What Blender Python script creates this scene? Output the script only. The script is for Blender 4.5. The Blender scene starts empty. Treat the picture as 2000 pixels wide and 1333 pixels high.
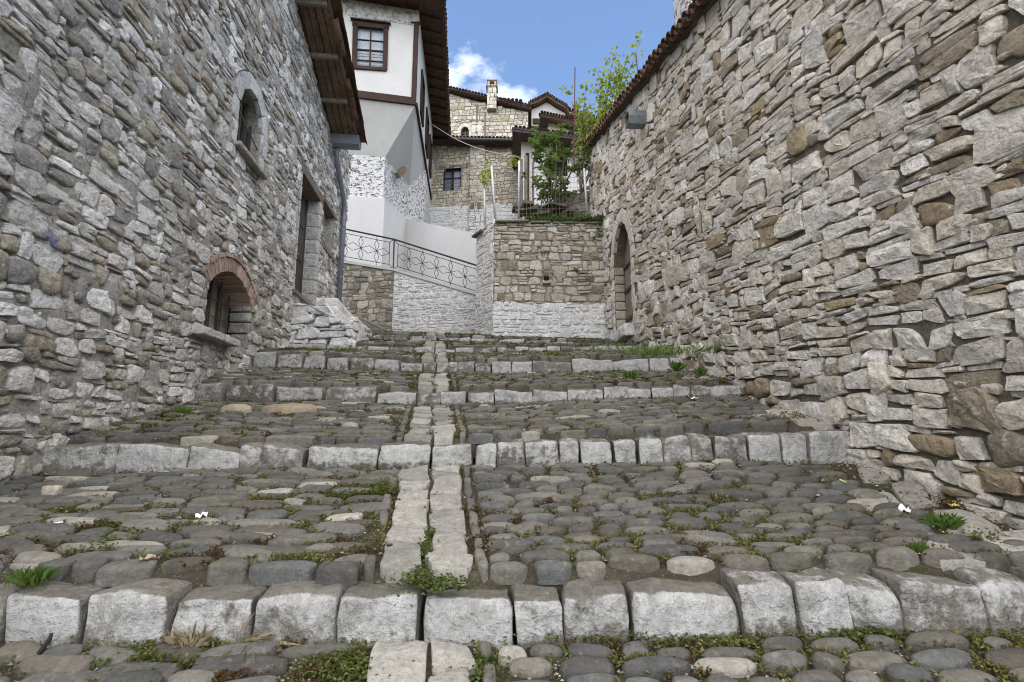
import bpy, math, random
import numpy as np
from mathutils import Vector, Matrix

sc = bpy.context.scene
COL = sc.collection
R = math.radians

# ------------------------------------------------------------------ camera, sky, sun, exposure
F = 1000.0                      # focal length in photo pixels (18 mm on a 36 mm sensor, 2000 px wide)
PITCH = math.atan(0.174)
CP, SP = math.cos(PITCH), math.sin(PITCH)
CZ = 1.52                       # eye height above the paving at the camera
cam = bpy.data.cameras.new("camera"); cam.lens = 18; cam.sensor_width = 36
cam.clip_start = 0.05; cam.clip_end = 3000
camo = bpy.data.objects.new("camera", cam); COL.objects.link(camo)
camo.location = (0, 0, CZ); camo.rotation_euler = (math.pi/2 + PITCH, 0, 0)
sc.camera = camo

SUN_EL, SUN_AZ = R(62), math.atan2(-0.08, -0.95)   # high, behind the camera and a little to the left
w = bpy.data.worlds.new("World"); sc.world = w; w.use_nodes = True
nt = w.node_tree; nt.nodes.clear()
sky = nt.nodes.new("ShaderNodeTexSky"); sky.sky_type = 'NISHITA'; sky.sun_disc = False
sky.sun_elevation = SUN_EL; sky.sun_rotation = SUN_AZ; sky.altitude = 100
sky.air_density = 1.0; sky.dust_density = 0.25; sky.ozone_density = 2.6
tc = nt.nodes.new("ShaderNodeTexCoord")
mp = nt.nodes.new("ShaderNodeMapping"); mp.inputs['Scale'].default_value = (1, 1, 1.6); mp.inputs['Location'].default_value = (0.50, 0.55, 0.10)
cn = nt.nodes.new("ShaderNodeTexNoise"); cn.inputs['Scale'].default_value = 3.1; cn.inputs['Detail'].default_value = 9; cn.inputs['Roughness'].default_value = 0.58; cn.inputs['Distortion'].default_value = 0.25
cr = nt.nodes.new("ShaderNodeValToRGB"); cr.color_ramp.elements[0].position = 0.56; cr.color_ramp.elements[1].position = 0.74
cr.color_ramp.elements[0].color = (0, 0, 0, 1); cr.color_ramp.elements[1].color = (0.9, 0.9, 0.9, 1)
cm = nt.nodes.new("ShaderNodeMixRGB"); cm.inputs[2].default_value = (10.5, 10.6, 10.8, 1)
bg = nt.nodes.new("ShaderNodeBackground"); bg.inputs['Strength'].default_value = 0.066
wo = nt.nodes.new("ShaderNodeOutputWorld")
L = nt.links.new
L(tc.outputs['Generated'], mp.inputs['Vector']); L(mp.outputs[0], cn.inputs['Vector']); L(cn.outputs['Fac'], cr.inputs[0])
L(cr.outputs[0], cm.inputs[0]); L(sky.outputs[0], cm.inputs[1]); L(cm.outputs[0], bg.inputs['Color']); L(bg.outputs[0], wo.inputs['Surface'])

sl = bpy.data.lights.new("sun", 'SUN'); sl.energy = 1.5; sl.angle = R(116); sl.color = (1.0, 0.89, 0.74)
so = bpy.data.objects.new("sun", sl); COL.objects.link(so)
sd = Vector((math.sin(SUN_AZ)*math.cos(SUN_EL), math.cos(SUN_AZ)*math.cos(SUN_EL), math.sin(SUN_EL)))
so.rotation_euler = sd.to_track_quat('Z', 'Y').to_euler(); so.location = (0, -5, 20)
vs = sc.view_settings
vs.view_transform = 'Standard'; vs.look = 'None'; vs.exposure = 2.1; vs.gamma = 1.0; vs.use_curve_mapping = False
try:
    sc.cycles.use_denoising = True; sc.cycles.denoiser = 'OPENIMAGEDENOISE'
except Exception:
    pass
sc.cycles.pixel_filter_type = 'BLACKMAN_HARRIS'; sc.cycles.filter_width = 1.05
sc.cycles.max_bounces = 6; sc.cycles.diffuse_bounces = 3; sc.cycles.glossy_bounces = 2; sc.cycles.transmission_bounces = 4; sc.cycles.transparent_max_bounces = 6

# ------------------------------------------------------------------ small maths
def P(px, py, Y):
    "photo pixel + depth along the alley -> world point"
    u = (px - 1000)/F; v = (666.5 - py)/F; d = CP - v*SP
    return Vector((u/d*Y, Y, CZ + (v*CP + SP)/d*Y))
LA, LB = -3.25, -0.105          # left wall: X = LA + LB*Y
RA, RB = 2.97, -0.06            # right wall: X = RA + RB*Y
def PW(px, py, a, b):
    u = (px - 1000)/F; v = (666.5 - py)/F; d = CP - v*SP
    return P(px, py, a/(u/d - b))
def mapL(s, t, d):
    return np.stack([LA + LB*s + d*.9945, s + d*.1044, CZ + t], -1)
def mapR(s, t, d):
    return np.stack([RA + RB*s - d*.998, s - d*.06, CZ + t], -1)
def mapfacing(p0, p1):
    "vertical wall plane from ground point p0 to p1 (seen with its outside toward the viewer); s in metres along it"
    x0, y0 = p0; x1, y1 = p1; l = math.hypot(x1-x0, y1-y0); ux, uy = (x1-x0)/l, (y1-y0)/l
    nx, ny = uy, -ux
    def m(s, t, d): return np.stack([x0 + ux*s + nx*d, y0 + uy*s + ny*d, CZ + t], -1)
    return m, l
def hash3(i, j, k, seed):
    h = (i.astype(np.int64)*374761393 + j.astype(np.int64)*668265263 + k.astype(np.int64)*2147483647 + seed*974634777) & 0xFFFFFFFF
    h = ((h ^ (h >> 13))*1274126177) & 0xFFFFFFFF
    h = h ^ (h >> 16)
    return (h & 0xFFFF)/65535.0
def vnoise(p, scale=1.0, seed=0):
    "value noise in -1..1"
    q = np.asarray(p)*scale; i = np.floor(q); f = q - i; f = f*f*(3-2*f)
    i = i.astype(np.int64); x, y, z = i[..., 0], i[..., 1], i[..., 2]
    fx, fy, fz = f[..., 0], f[..., 1], f[..., 2]
    def c(a, b, d): return hash3(x+a, y+b, z+d, seed)
    l = lambda a, b, t: a + (b-a)*t
    r = l(l(l(c(0,0,0), c(1,0,0), fx), l(c(0,1,0), c(1,1,0), fx), fy), l(l(c(0,0,1), c(1,0,1), fx), l(c(0,1,1), c(1,1,1), fx), fy), fz)
    return r*2 - 1
def fbm(p, scale, seed=0, o=3):
    r = 0; a = 1; n = 0
    for k in range(o):
        r = r + a*vnoise(p, scale*2.03**k, seed+k*17); n += a; a *= .5
    return r/n
def pad3(p2, z=0.0): return np.concatenate([p2, np.full(p2.shape[:-1]+(1,), z)], -1)
def srgb(r, g, b):
    f = lambda c: (c/255/12.92) if c/255 <= .04045 else ((c/255+.055)/1.055)**2.4
    return np.array([f(r), f(g), f(b)])

# ------------------------------------------------------------------ mesh building
def mesh_np(name, V, quads=None, tris=None, smooth=True, tint=None, wash=None):
    me = bpy.data.meshes.new(name)
    V = np.ascontiguousarray(V, dtype=np.float32).reshape(-1, 3)
    quads = np.zeros((0, 4), np.int32) if quads is None else np.asarray(quads, np.int32)
    tris = np.zeros((0, 3), np.int32) if tris is None else np.asarray(tris, np.int32)
    nq, ntr = len(quads), len(tris)
    me.vertices.add(len(V)); me.vertices.foreach_set("co", V.ravel())
    me.loops.add(nq*4 + ntr*3); me.polygons.add(nq + ntr)
    me.loops.foreach_set("vertex_index", np.concatenate([quads.ravel(), tris.ravel()]).astype(np.int32))
    st = np.concatenate([np.arange(nq)*4, nq*4 + np.arange(ntr)*3]).astype(np.int32)
    me.polygons.foreach_set("loop_start", st)
    me.polygons.foreach_set("use_smooth", np.full(nq+ntr, smooth))
    me.update(calc_edges=True)
    if tint is not None:
        a = me.attributes.new("tint", 'FLOAT_COLOR', 'POINT')
        t = np.ones((len(V), 4), np.float32); t[:, :3] = np.broadcast_to(np.asarray(tint, np.float32).reshape(-1, 3), (len(V), 3)) ; a.data.foreach_set("color", t.ravel())
    if wash is not None:
        a = me.attributes.new("wash", 'FLOAT', 'POINT'); a.data.foreach_set("value", np.ascontiguousarray(np.broadcast_to(wash, (len(V),)), dtype=np.float32))
    return me
def ob(name, me, mat=None, parent=None, kind=None):
    o = bpy.data.objects.new(name, me); COL.objects.link(o)
    if mat is not None and me is not None and not me.materials: me.materials.append(mat)
    if mat is not None and me is not None and mat.name in STONE_DEFAULT and "tint" not in me.attributes:
        t, wv = STONE_DEFAULT[mat.name]; nv = len(me.vertices)
        me.attributes.new("tint", 'FLOAT_COLOR', 'POINT').data.foreach_set("color", np.tile(np.append(t, 1).astype(np.float32), nv)); me.attributes.new("wash", 'FLOAT', 'POINT').data.foreach_set("value", np.full(nv, wv, np.float32))
    if parent is not None: o.parent = parent
    if kind: o["kind"] = kind
    return o
def thing(name, label, cat, loc=(0, 0, 0), group=None):
    o = bpy.data.objects.new(name, None); COL.objects.link(o); o.location = (0, 0, 0); o.empty_display_size = .1
    o["label"] = label; o["category"] = cat
    if group: o["group"] = group
    return o
def tag(o, label, cat, group=None):
    o["label"] = label; o["category"] = cat
    if group: o["group"] = group
    return o
STONE_DEFAULT = {}
class MB:
    "collects polygons for one mesh"
    def __init__(s): s.v = []; s.f = []
    def poly(s, pts):
        n = len(s.v); s.v += [tuple(p) for p in pts]; s.f.append(tuple(range(n, n+len(pts)))); return s
    def hexa(s, c):
        "8 corners: bottom 4 (ccw), top 4"
        n = len(s.v); s.v += [tuple(p) for p in c]
        for f in ((3,2,1,0),(4,5,6,7),(0,1,5,4),(1,2,6,5),(2,3,7,6),(3,0,4,7)): s.f.append(tuple(n+i for i in f))
        return s
    def box(s, x0, x1, y0, y1, z0, z1):
        return s.hexa([(x0,y0,z0),(x1,y0,z0),(x1,y1,z0),(x0,y1,z0),(x0,y0,z1),(x1,y0,z1),(x1,y1,z1),(x0,y1,z1)])
    def beam(s, a, b, wd, ht, up=(0,0,1)):
        a, b = Vector(a), Vector(b); d = (b-a).normalized(); u = Vector(up)
        sd = d.cross(u)
        if sd.length < 1e-4: sd = d.cross(Vector((0,1,0)))
        sd.normalize(); u = sd.cross(d).normalized(); sd *= wd/2; u *= ht/2
        return s.hexa([a-sd-u, a+sd-u, b+sd-u, b-sd-u, a-sd+u, a+sd+u, b+sd+u, b-sd+u])
    def tube(s, path, r, n=8, cap=True):
        path = [Vector(p) for p in path]; rr = r if isinstance(r, (list, tuple)) else [r]*len(path)
        base = len(s.v); t0 = (path[1]-path[0]).normalized()
        u = t0.cross(Vector((0,0,1)))
        if u.length < 1e-3: u = t0.cross(Vector((1,0,0)))
        u.normalize()
        for i, p in enumerate(path):
            t = (path[min(i+1, len(path)-1)] - path[max(i-1, 0)]).normalized()
            u = (u - t*u.dot(t)).normalized(); vv = t.cross(u)
            for k in range(n):
                a = 2*math.pi*k/n; s.v.append(tuple(p + (u*math.cos(a) + vv*math.sin(a))*rr[i]))
        for i in range(len(path)-1):
            for k in range(n):
                k2 = (k+1) % n; s.f.append((base+i*n+k, base+i*n+k2, base+(i+1)*n+k2, base+(i+1)*n+k))
        if cap:
            s.f.append(tuple(base+k for k in reversed(range(n)))); s.f.append(tuple(base+(len(path)-1)*n+k for k in range(n)))
        return s
    def prism(s, pts, z0, z1):
        "plan polygon (ccw) extruded; z0/z1 numbers or per-corner lists"
        n = len(pts); b = len(s.v)
        z0 = z0 if hasattr(z0, '__len__') else [z0]*n; z1 = z1 if hasattr(z1, '__len__') else [z1]*n
        s.v += [(p[0], p[1], z0[i]) for i, p in enumerate(pts)] + [(p[0], p[1], z1[i]) for i, p in enumerate(pts)]
        s.f.append(tuple(b+i for i in reversed(range(n)))); s.f.append(tuple(b+n+i for i in range(n)))
        for i in range(n):
            j = (i+1) % n; s.f.append((b+i, b+j, b+n+j, b+n+i))
        return s
    def mesh(s, name, smooth=False, bevel=0):
        me = bpy.data.meshes.new(name); me.from_pydata(s.v, [], s.f); me.update()
        if smooth: me.polygons.foreach_set("use_smooth", [True]*len(me.polygons))
        return me
    def build(s, name, mat, parent=None, smooth=False, kind=None):
        return ob(name, s.mesh(name, smooth), mat, parent, kind)

def stone_topology(N, RN):
    q = []
    for r in range(RN-1):
        for k in range(N):
            k2 = (k+1) % N; q.append((r*N+k, r*N+k2, (r+1)*N+k2, (r+1)*N+k))
    c = RN*N; t = [((RN-1)*N+k, (RN-1)*N+(k+1) % N, c) for k in range(N)]
    return np.array(q), np.array(t)
def stone_batch(quads, H, mapf, e, rough, rng, N=18, rad=.06, push=None, relief=.12, embed=.04, gap=.006):
    """quads (S,4,2) corner points in wall coordinates -> world vertices (S,V,3), local heights (S,V).
       rough 1 = broken faces with facets, 0 = water-worn dome"""
    S = len(quads); quads = np.asarray(quads, float); H = np.broadcast_to(np.asarray(H, float), (S,)); e = np.broadcast_to(np.asarray(e, float), (S,)); rough = np.broadcast_to(np.asarray(rough, float), (S,))
    th = np.linspace(0, 2*math.pi, N, endpoint=False)[None] + rng.uniform(-.1, .1, (S, 1))
    c, s_ = np.cos(th), np.sin(th); ex = (2/e)[:, None]
    a = np.sign(c)*np.abs(c)**ex; b = np.sign(s_)*np.abs(s_)**ex
    rd = 1 + rad*(np.cos(2*th + rng.uniform(0, 6.3, (S, 1)))*.6 + np.cos(3*th + rng.uniform(0, 6.3, (S, 1))) + .7*np.cos(5*th + rng.uniform(0, 6.3, (S, 1)))) - rad*.6
    rd = rd + rng.normal(0, rad*.35, (S, N))
    a *= rd; b *= rd
    A = ((1-a)*(1-b))[..., None]*quads[:, None, 0] + ((1+a)*(1-b))[..., None]*quads[:, None, 1] + ((1+a)*(1+b))[..., None]*quads[:, None, 2] + ((1-a)*(1+b))[..., None]*quads[:, None, 3]
    out = A/4; cen = out.mean(1)
    loc = out - cen[:, None]; ln = np.linalg.norm(loc, axis=-1, keepdims=True); loc = loc*np.clip(1 - gap/np.maximum(ln, 1e-4), .3, 1)
    out = cen[:, None] + loc
    if push is not None:
        out = push(out); cen = out.mean(1); loc = out - cen[:, None]
    size = np.abs(loc).max(1)                       # half sizes (S,2)
    rs = np.array([1.0, 1.0, .975, .92, .79, .58, .30, 0])
    prof_round = np.array([0, .22, .42, .64, .84, .96, 1.0, 1.0]); prof_rough = np.array([0, .72, .94, 1.0, 1.02, 1.03, 1.03, 1.03])
    pr = prof_round[None]*(1-rough[:, None]) + prof_rough[None]*rough[:, None]
    PT, HH = [], []
    pl_c = rng.uniform(.92, 1.35, (S, 4)); pl_g = rng.normal(0, .36, (S, 4, 2)); tilt = rng.normal(0, .10, (S, 2))
    for k, r in enumerate(rs):
        n = N if r > 0 else 1
        p = loc*r if r > 0 else np.zeros((S, 1, 2))
        u = p/np.maximum(size[:, None], 1e-4)
        h = np.broadcast_to(pr[:, k:k+1], (S, n))
        if k > 0:
            face = np.min(pl_c[:, None] + np.einsum('snc,spc->snp', u, pl_g), -1)
            hr = np.minimum(h*1.12, np.maximum(face, .22 + .3*h))
            h = h*(1-rough[:, None]) + hr*rough[:, None]
            h = h + np.einsum('snc,sc->sn', u, tilt)*(.4 + .6*rough[:, None])
        if k > 1:
            h = h + relief*fbm(pad3(cen[:, None] + p), 22, 5, 2)*(.35 + .65*rough[:, None])
        hw = h*H[:, None] if k > 0 else np.full((S, n), -embed)
        PT.append(cen[:, None] + p); HH.append(hw)
    PT = np.concatenate(PT, 1); HH = np.concatenate(HH, 1)
    return mapf(PT[..., 0], PT[..., 1], HH), PT, HH
_topo = {}
def link_stones(W, tint, mat, parent, rng, n_single=300, name="stone", rest="stones", wash=None, order=None, flat=None):
    "biggest in the picture become objects of their own, the rest one joined part"
    S, V = W.shape[:2]; N = (V-1)//7
    if (N,) not in _topo: _topo[(N,)] = stone_topology(N, 7)
    q, t = _topo[(N,)]
    tint = np.asarray(tint)
    if wash is None: wash = np.zeros((S, V))
    score = screen_size(W) if order is None else order
    idx = np.argsort(-score)
    single = idx[:n_single]; others = idx[n_single:]
    for i in single:
        me = mesh_np(name, W[i], q, t, True if flat is None else bool(flat[i] < .5), np.broadcast_to(tint[i], (V, 3)), wash[i])
        ob(name, me, mat, parent)
    if len(others):
        off = (np.arange(len(others))*V)
        me = mesh_np(rest, W[others].reshape(-1, 3), (q[None] + off[:, None, None]).reshape(-1, 4), (t[None] + off[:, None, None]).reshape(-1, 3), True, np.repeat(tint[others], V, 0), wash[others].ravel())
        if flat is not None:
            sm = np.concatenate([np.repeat(flat[others] < .5, len(q)), np.repeat(flat[others] < .5, len(t))]); me.polygons.foreach_set("use_smooth", sm)
        ob(rest, me, mat, parent, "stuff")
def project(W):
    x, y, z = W[..., 0], W[..., 1], W[..., 2] - CZ
    f = y*CP + z*SP; up = -y*SP + z*CP; f = np.where(f < .05, .05, f)
    return 1000 + F*x/f, 666.5 - F*up/f, f
def screen_size(W):
    px, py, f = project(W)
    a = (px.max(1)-px.min(1))*(py.max(1)-py.min(1)); cx, cy = px.mean(1), py.mean(1)
    vis = (cx > -20) & (cx < 2020) & (cy > -20) & (cy < 1353) & (f.min(1) > .2)
    return np.where(vis, a, -f.min(1))
def in_view(W, m=120):
    px, py, f = project(W)
    return ((px.max(1) > -m) & (px.min(1) < 2000+m) & (py.max(1) > -m) & (py.min(1) < 1333+m) & (f.min(1) > .3))

def rubble(s0, s1, t0, t1, rng, bh, bw, p_slab=.4, jit=.018, warp=.03):
    "snecked rubble: bands of blocks, some split in flat slabs -> quads (S,4,2)"
    out = []; t = t0
    while t < t1:
        h = rng.uniform(*(bh(t) if callable(bh) else bh)); s = s0 - rng.uniform(0, .3)
        W0, W1 = bw(t) if callable(bw) else bw
        while s < s1:
            r = rng.random()
            if r < p_slab:
                wd = rng.uniform(max(W0, .22), W1*1.25); k = 2 if (h < .2 or rng.random() < .5) else 3
                cuts = np.concatenate([[0], np.sort(rng.uniform(.18, .82, k-1)), [1]])
                for i in range(k):
                    a, b = t + h*cuts[i], t + h*cuts[i+1]
                    if b - a < .025: continue
                    if wd > .3 and rng.random() < .5:
                        m = s + wd*rng.uniform(.3, .7); out.append((s, m, a, b)); out.append((m, s+wd, a, b))
                    else: out.append((s + rng.uniform(-.02, .02), s+wd + rng.uniform(-.02, .02), a, b))
            elif r < p_slab + .14:
                wd = rng.uniform(W0*.6, W0*1.2); out.append((s, s+wd, t, t+h*rng.uniform(.45, .7))); 
                m = out[-1][3]; out.append((s, s+wd, m, t+h))
            else:
                wd = np.clip(rng.uniform(W0, W1), h*.55, h*2.4); out.append((s, s+wd, t + rng.uniform(-.02, .015), t+h + rng.uniform(-.015, .025)))
            s += wd
        t += h
    b = np.array(out)
    q = np.stack([np.stack([b[:, 0], b[:, 2]], -1), np.stack([b[:, 1], b[:, 2]], -1), np.stack([b[:, 1], b[:, 3]], -1), np.stack([b[:, 0], b[:, 3]], -1)], 1)
    sz = np.minimum(b[:, 1]-b[:, 0], b[:, 3]-b[:, 2])[:, None, None]
    p = pad3(q)
    q = q + np.stack([fbm(p, 2.1, 31, 3), fbm(p, 2.1, 57, 3)], -1)*np.array([warp, warp*1.4]) + rng.normal(0, 1, q.shape)*np.minimum(jit, sz*.14)
    return q
class Hole:
    "opening in a wall: sides sa..sb, bottom tb, spring ts, crown tt; p shapes the arch"
    def __init__(s, sa, sb, tb, ts, tt=None, p=2.0): s.sa, s.sb, s.tb, s.ts, s.tt, s.p = sa, sb, tb, ts, ts if tt is None else tt, p
    def top(s, x):
        m = (s.sa+s.sb)/2; u = np.clip(np.abs((np.asarray(x, float)-m)/((s.sb-s.sa)/2)), 0, 1)
        return s.ts + (s.tt-s.ts)*(1-u**s.p)**(1/s.p if s.p <= 2.01 else .5)
    def grow(s, m, mt=None, mb=None):
        return Hole(s.sa-m, s.sb+m, s.tb-(m if mb is None else mb), s.ts, s.tt+(m if mt is None else mt), s.p)
    def pusher(s):
        def f(o):
            x, t = o[..., 0].copy(), o[..., 1].copy(); tp = s.top(x)
            ins = (x > s.sa) & (x < s.sb) & (t > s.tb) & (t < tp)
            d = np.stack([x-s.sa, s.sb-x, t-s.tb, tp-t], -1); k = d.argmin(-1)
            x = np.where(ins & (k == 0), s.sa, np.where(ins & (k == 1), s.sb, x)); t = np.where(ins & (k == 2), s.tb, np.where(ins & (k == 3), tp, t))
            return np.stack([x, t], -1)
        return f
    def inside(s, x, t, m=0): return (x > s.sa-m) & (x < s.sb+m) & (t > s.tb-m) & (t < s.top(x)+m)
    def outline(s, n=12):
        xs = np.linspace(s.sa, s.sb, n+1) if s.tt > s.ts else [s.sa, s.sb]
        return [(s.sa, s.tb)] + [(x, float(s.top(x))) for x in xs] + [(s.sb, s.tb)]
def pushers(hs):
    fs = [h.pusher() for h in hs]
    def f(o):
        for g in fs: o = g(o)
        return o
    return f
def wall_bed(s0, s1, lo, hi, mapf, holes, ds=.07, dt=.08, amp=.012, seed=3):
    "mortar core of a wall with its openings left free"
    ss = list(np.arange(s0, s1, ds)) + [s1]
    for h in holes: ss += [h.sa, h.sb] + ([x for x, t in h.outline()[1:-1]] if h.tt > h.ts else [])
    ss = np.unique(np.round(ss, 4)); V, Q = [], []; n = 0
    for a, b in zip(ss[:-1], ss[1:]):
        m = (a+b)/2; iv = []; la, lb, ha, hb = lo(a), lo(b), hi(a), hi(b)
        hs = sorted([h for h in holes if h.sa < m < h.sb], key=lambda h: h.tb)
        ca, cb = la, lb
        for h in hs:
            iv.append((ca, cb, h.tb, h.tb)); ca, cb = float(h.top(a)), float(h.top(b))
        iv.append((ca, cb, ha, hb))
        for (x0, x1, y0, y1) in iv:
            if y0 <= x0: continue
            k = max(1, int(round((y0-x0)/dt))); f = np.linspace(0, 1, k+1)
            col = np.stack([np.stack([np.full(k+1, a), x0+(y0-x0)*f], -1), np.stack([np.full(k+1, b), x1+(y1-x1)*f], -1)], 1)
            V.append(col.reshape(-1, 2)); i = n + 2*np.arange(k); Q.append(np.stack([i, i+1, i+3, i+2], -1)); n += 2*(k+1)
    V = np.concatenate(V); Q = np.concatenate(Q)
    d = amp*(fbm(pad3(V), 3.2, seed, 3) + .6*fbm(pad3(V), 11, seed+9, 2))
    return V, Q, mapf(V[:, 0], V[:, 1], d)
def wall_thickness(mb, s0, s1, lo, hi, mapf, depth):
    "back, ends and top of the wall as a closed body behind the bed"
    c = lambda s, t, d: tuple(mapf(np.array(s), np.array(t), np.array(d)))
    a, b = -.02, -depth
    mb.poly([c(s0, lo(s0), a), c(s0, hi(s0), a), c(s0, hi(s0), b), c(s0, lo(s0), b)])
    mb.poly([c(s1, lo(s1), a), c(s1, lo(s1), b), c(s1, hi(s1), b), c(s1, hi(s1), a)])
    mb.poly([c(s0, hi(s0), a), c(s1, hi(s1), a), c(s1, hi(s1), b), c(s0, hi(s0), b)])
    mb.poly([c(s0, lo(s0), b), c(s0, hi(s0), b), c(s1, hi(s1), b), c(s1, lo(s1), b)])
def reveal(h, mapf, depth, mat, parent, name="reveal", n=14, off=.0):
    o = h.outline(n); pts = o + [o[0]]; mb = MB()
    for (a, b) in zip(pts[:-1], pts[1:]):
        m = 6
        for k in range(m):
            d0, d1 = -depth*k/m + off*(k == 0), -depth*(k+1)/m
            mb.poly([mapf(np.array(a[0]), np.array(a[1]), np.array(d0)), mapf(np.array(b[0]), np.array(b[1]), np.array(d0)), mapf(np.array(b[0]), np.array(b[1]), np.array(d1)), mapf(np.array(a[0]), np.array(a[1]), np.array(d1))])
    return mb.build(name, mat, parent)
_cg = None
def block(half, r, rng, noise=.012, seed=0, n=8):
    "rounded, slightly uneven stone block centred on the origin -> verts, quads, dirs"
    global _cg
    if _cg is None:
        c = np.array([-1, -.95, -.78, -.42, 0, .42, .78, .95, 1.0]); V, Q = [], []
        for ax in range(3):
            for sg in (-1, 1):
                g = np.stack(np.meshgrid(c, c, indexing='ij'), -1).reshape(-1, 2); p = np.zeros((81, 3)); o = [i for i in range(3) if i != ax]
                p[:, o[0]], p[:, o[1]], p[:, ax] = g[:, 0], g[:, 1], sg
                b = len(V)*81; V.append(p)
                for i in range(8):
                    for j in range(8):
                        k = b+i*9+j; f = (k, k+9, k+10, k+1); Q.append(f if (sg > 0) == (ax != 1) else f[::-1])
        V = np.concatenate(V); key = np.round(V*1000).astype(int); u, first, inv = np.unique(key, axis=0, return_index=True, return_inverse=True)
        _cg = (V[first], inv.ravel()[np.array(Q)])
    V, Q = _cg; half = np.asarray(half, float); r = min(r, half.min()*.95)
    q = V*half; inner = np.clip(q, -(half-r), half-r); d = q - inner; d = d/np.maximum(np.linalg.norm(d, axis=1, keepdims=True), 1e-6)
    off = rng.uniform(-50, 50, 3)
    nz = noise*(fbm(q+off, 5, seed, 3)*1.2 + .5*fbm(q+off, 19, seed+3, 2))
    return inner + d*(r + nz[:, None]), Q, d

# ------------------------------------------------------------------ materials
class NT:
    def __init__(s, name):
        s.m = bpy.data.materials.new(name); s.m.use_nodes = True; s.t = s.m.node_tree; s.t.nodes.clear()
        s.out = s.t.nodes.new("ShaderNodeOutputMaterial"); s.b = s.t.nodes.new("ShaderNodeBsdfPrincipled"); s.l(s.b.outputs[0], s.out.inputs['Surface'])
        s.b.inputs['Specular IOR Level'].default_value = .25; s.b.inputs['Roughness'].default_value = .9
        g = s.t.nodes.new("ShaderNodeNewGeometry"); s.pos = g.outputs['Position']; s.nrm = g.outputs['Normal']
    def l(s, a, b): s.t.links.new(a, b)
    def set(s, inp, v):
        if isinstance(v, bpy.types.NodeSocket): s.l(v, inp)
        elif v is not None:
            if hasattr(v, '__len__') and len(v) == 3 and inp.type == 'RGBA': v = (*v, 1)
            inp.default_value = v
    def attr(s, n):
        a = s.t.nodes.new("ShaderNodeAttribute"); a.attribute_name = n; return a
    def map(s, vec, scale=(1,1,1), loc=(0,0,0), rot=(0,0,0)):
        m = s.t.nodes.new("ShaderNodeMapping"); s.l(vec, m.inputs[0]); m.inputs['Scale'].default_value = scale; m.inputs['Location'].default_value = loc; m.inputs['Rotation'].default_value = rot; return m.outputs[0]
    def noise(s, scale, detail=6, rough=.6, vec=None, dist=0):
        n = s.t.nodes.new("ShaderNodeTexNoise"); s.l(vec or s.pos, n.inputs['Vector']); n.inputs['Scale'].default_value = scale; n.inputs['Detail'].default_value = detail; n.inputs['Roughness'].default_value = rough; n.inputs['Distortion'].default_value = dist; return n.outputs['Fac']
    def vor(s, scale, feat='F1', vec=None, out='Distance'):
        n = s.t.nodes.new("ShaderNodeTexVoronoi"); n.feature = feat; s.l(vec or s.pos, n.inputs['Vector']); n.inputs['Scale'].default_value = scale; return n.outputs[out]
    def wave(s, scale, dist, vec, detail=3):
        n = s.t.nodes.new("ShaderNodeTexWave"); s.l(vec, n.inputs['Vector']); n.inputs['Scale'].default_value = scale; n.inputs['Distortion'].default_value = dist; n.inputs['Detail'].default_value = detail; return n.outputs['Fac']
    def rng(s, v, a, b, c=0, d=1):
        n = s.t.nodes.new("ShaderNodeMapRange"); s.set(n.inputs[0], v); n.inputs[1].default_value = a; n.inputs[2].default_value = b; n.inputs[3].default_value = c; n.inputs[4].default_value = d; return n.outputs[0]
    def math(s, op, a, b=0.0):
        n = s.t.nodes.new("ShaderNodeMath"); n.operation = op; s.set(n.inputs[0], a); s.set(n.inputs[1], b); return n.outputs[0]
    def mix(s, f, a, b, mode='MIX'):
        n = s.t.nodes.new("ShaderNodeMixRGB"); n.blend_type = mode; s.set(n.inputs[0], f); s.set(n.inputs[1], a); s.set(n.inputs[2], b); return n.outputs[0]
    def mul(s, col, v): 
        n = s.t.nodes.new("ShaderNodeVectorMath"); n.operation = 'SCALE'; s.set(n.inputs[0], col); s.set(n.inputs['Scale'], v); return n.outputs[0]
    def sep(s, v, i):
        n = s.t.nodes.new("ShaderNodeSeparateXYZ"); s.l(v, n.inputs[0]); return n.outputs[i]
    def bump(s, h, dist=.02, strength=1.0, prev=None):
        n = s.t.nodes.new("ShaderNodeBump"); s.l(h, n.inputs['Height']); n.inputs['Distance'].default_value = dist; n.inputs['Strength'].default_value = strength
        if prev: s.l(prev, n.inputs['Normal'])
        return n.outputs[0]
    def done(s, col, normal=None, rough=None, metal=None, spec=None):
        s.set(s.b.inputs['Base Color'], col)
        if normal: s.l(normal, s.b.inputs['Normal'])
        s.set(s.b.inputs['Roughness'], rough); s.set(s.b.inputs['Metallic'], metal); s.set(s.b.inputs['Specular IOR Level'], spec)
        return s.m

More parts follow.
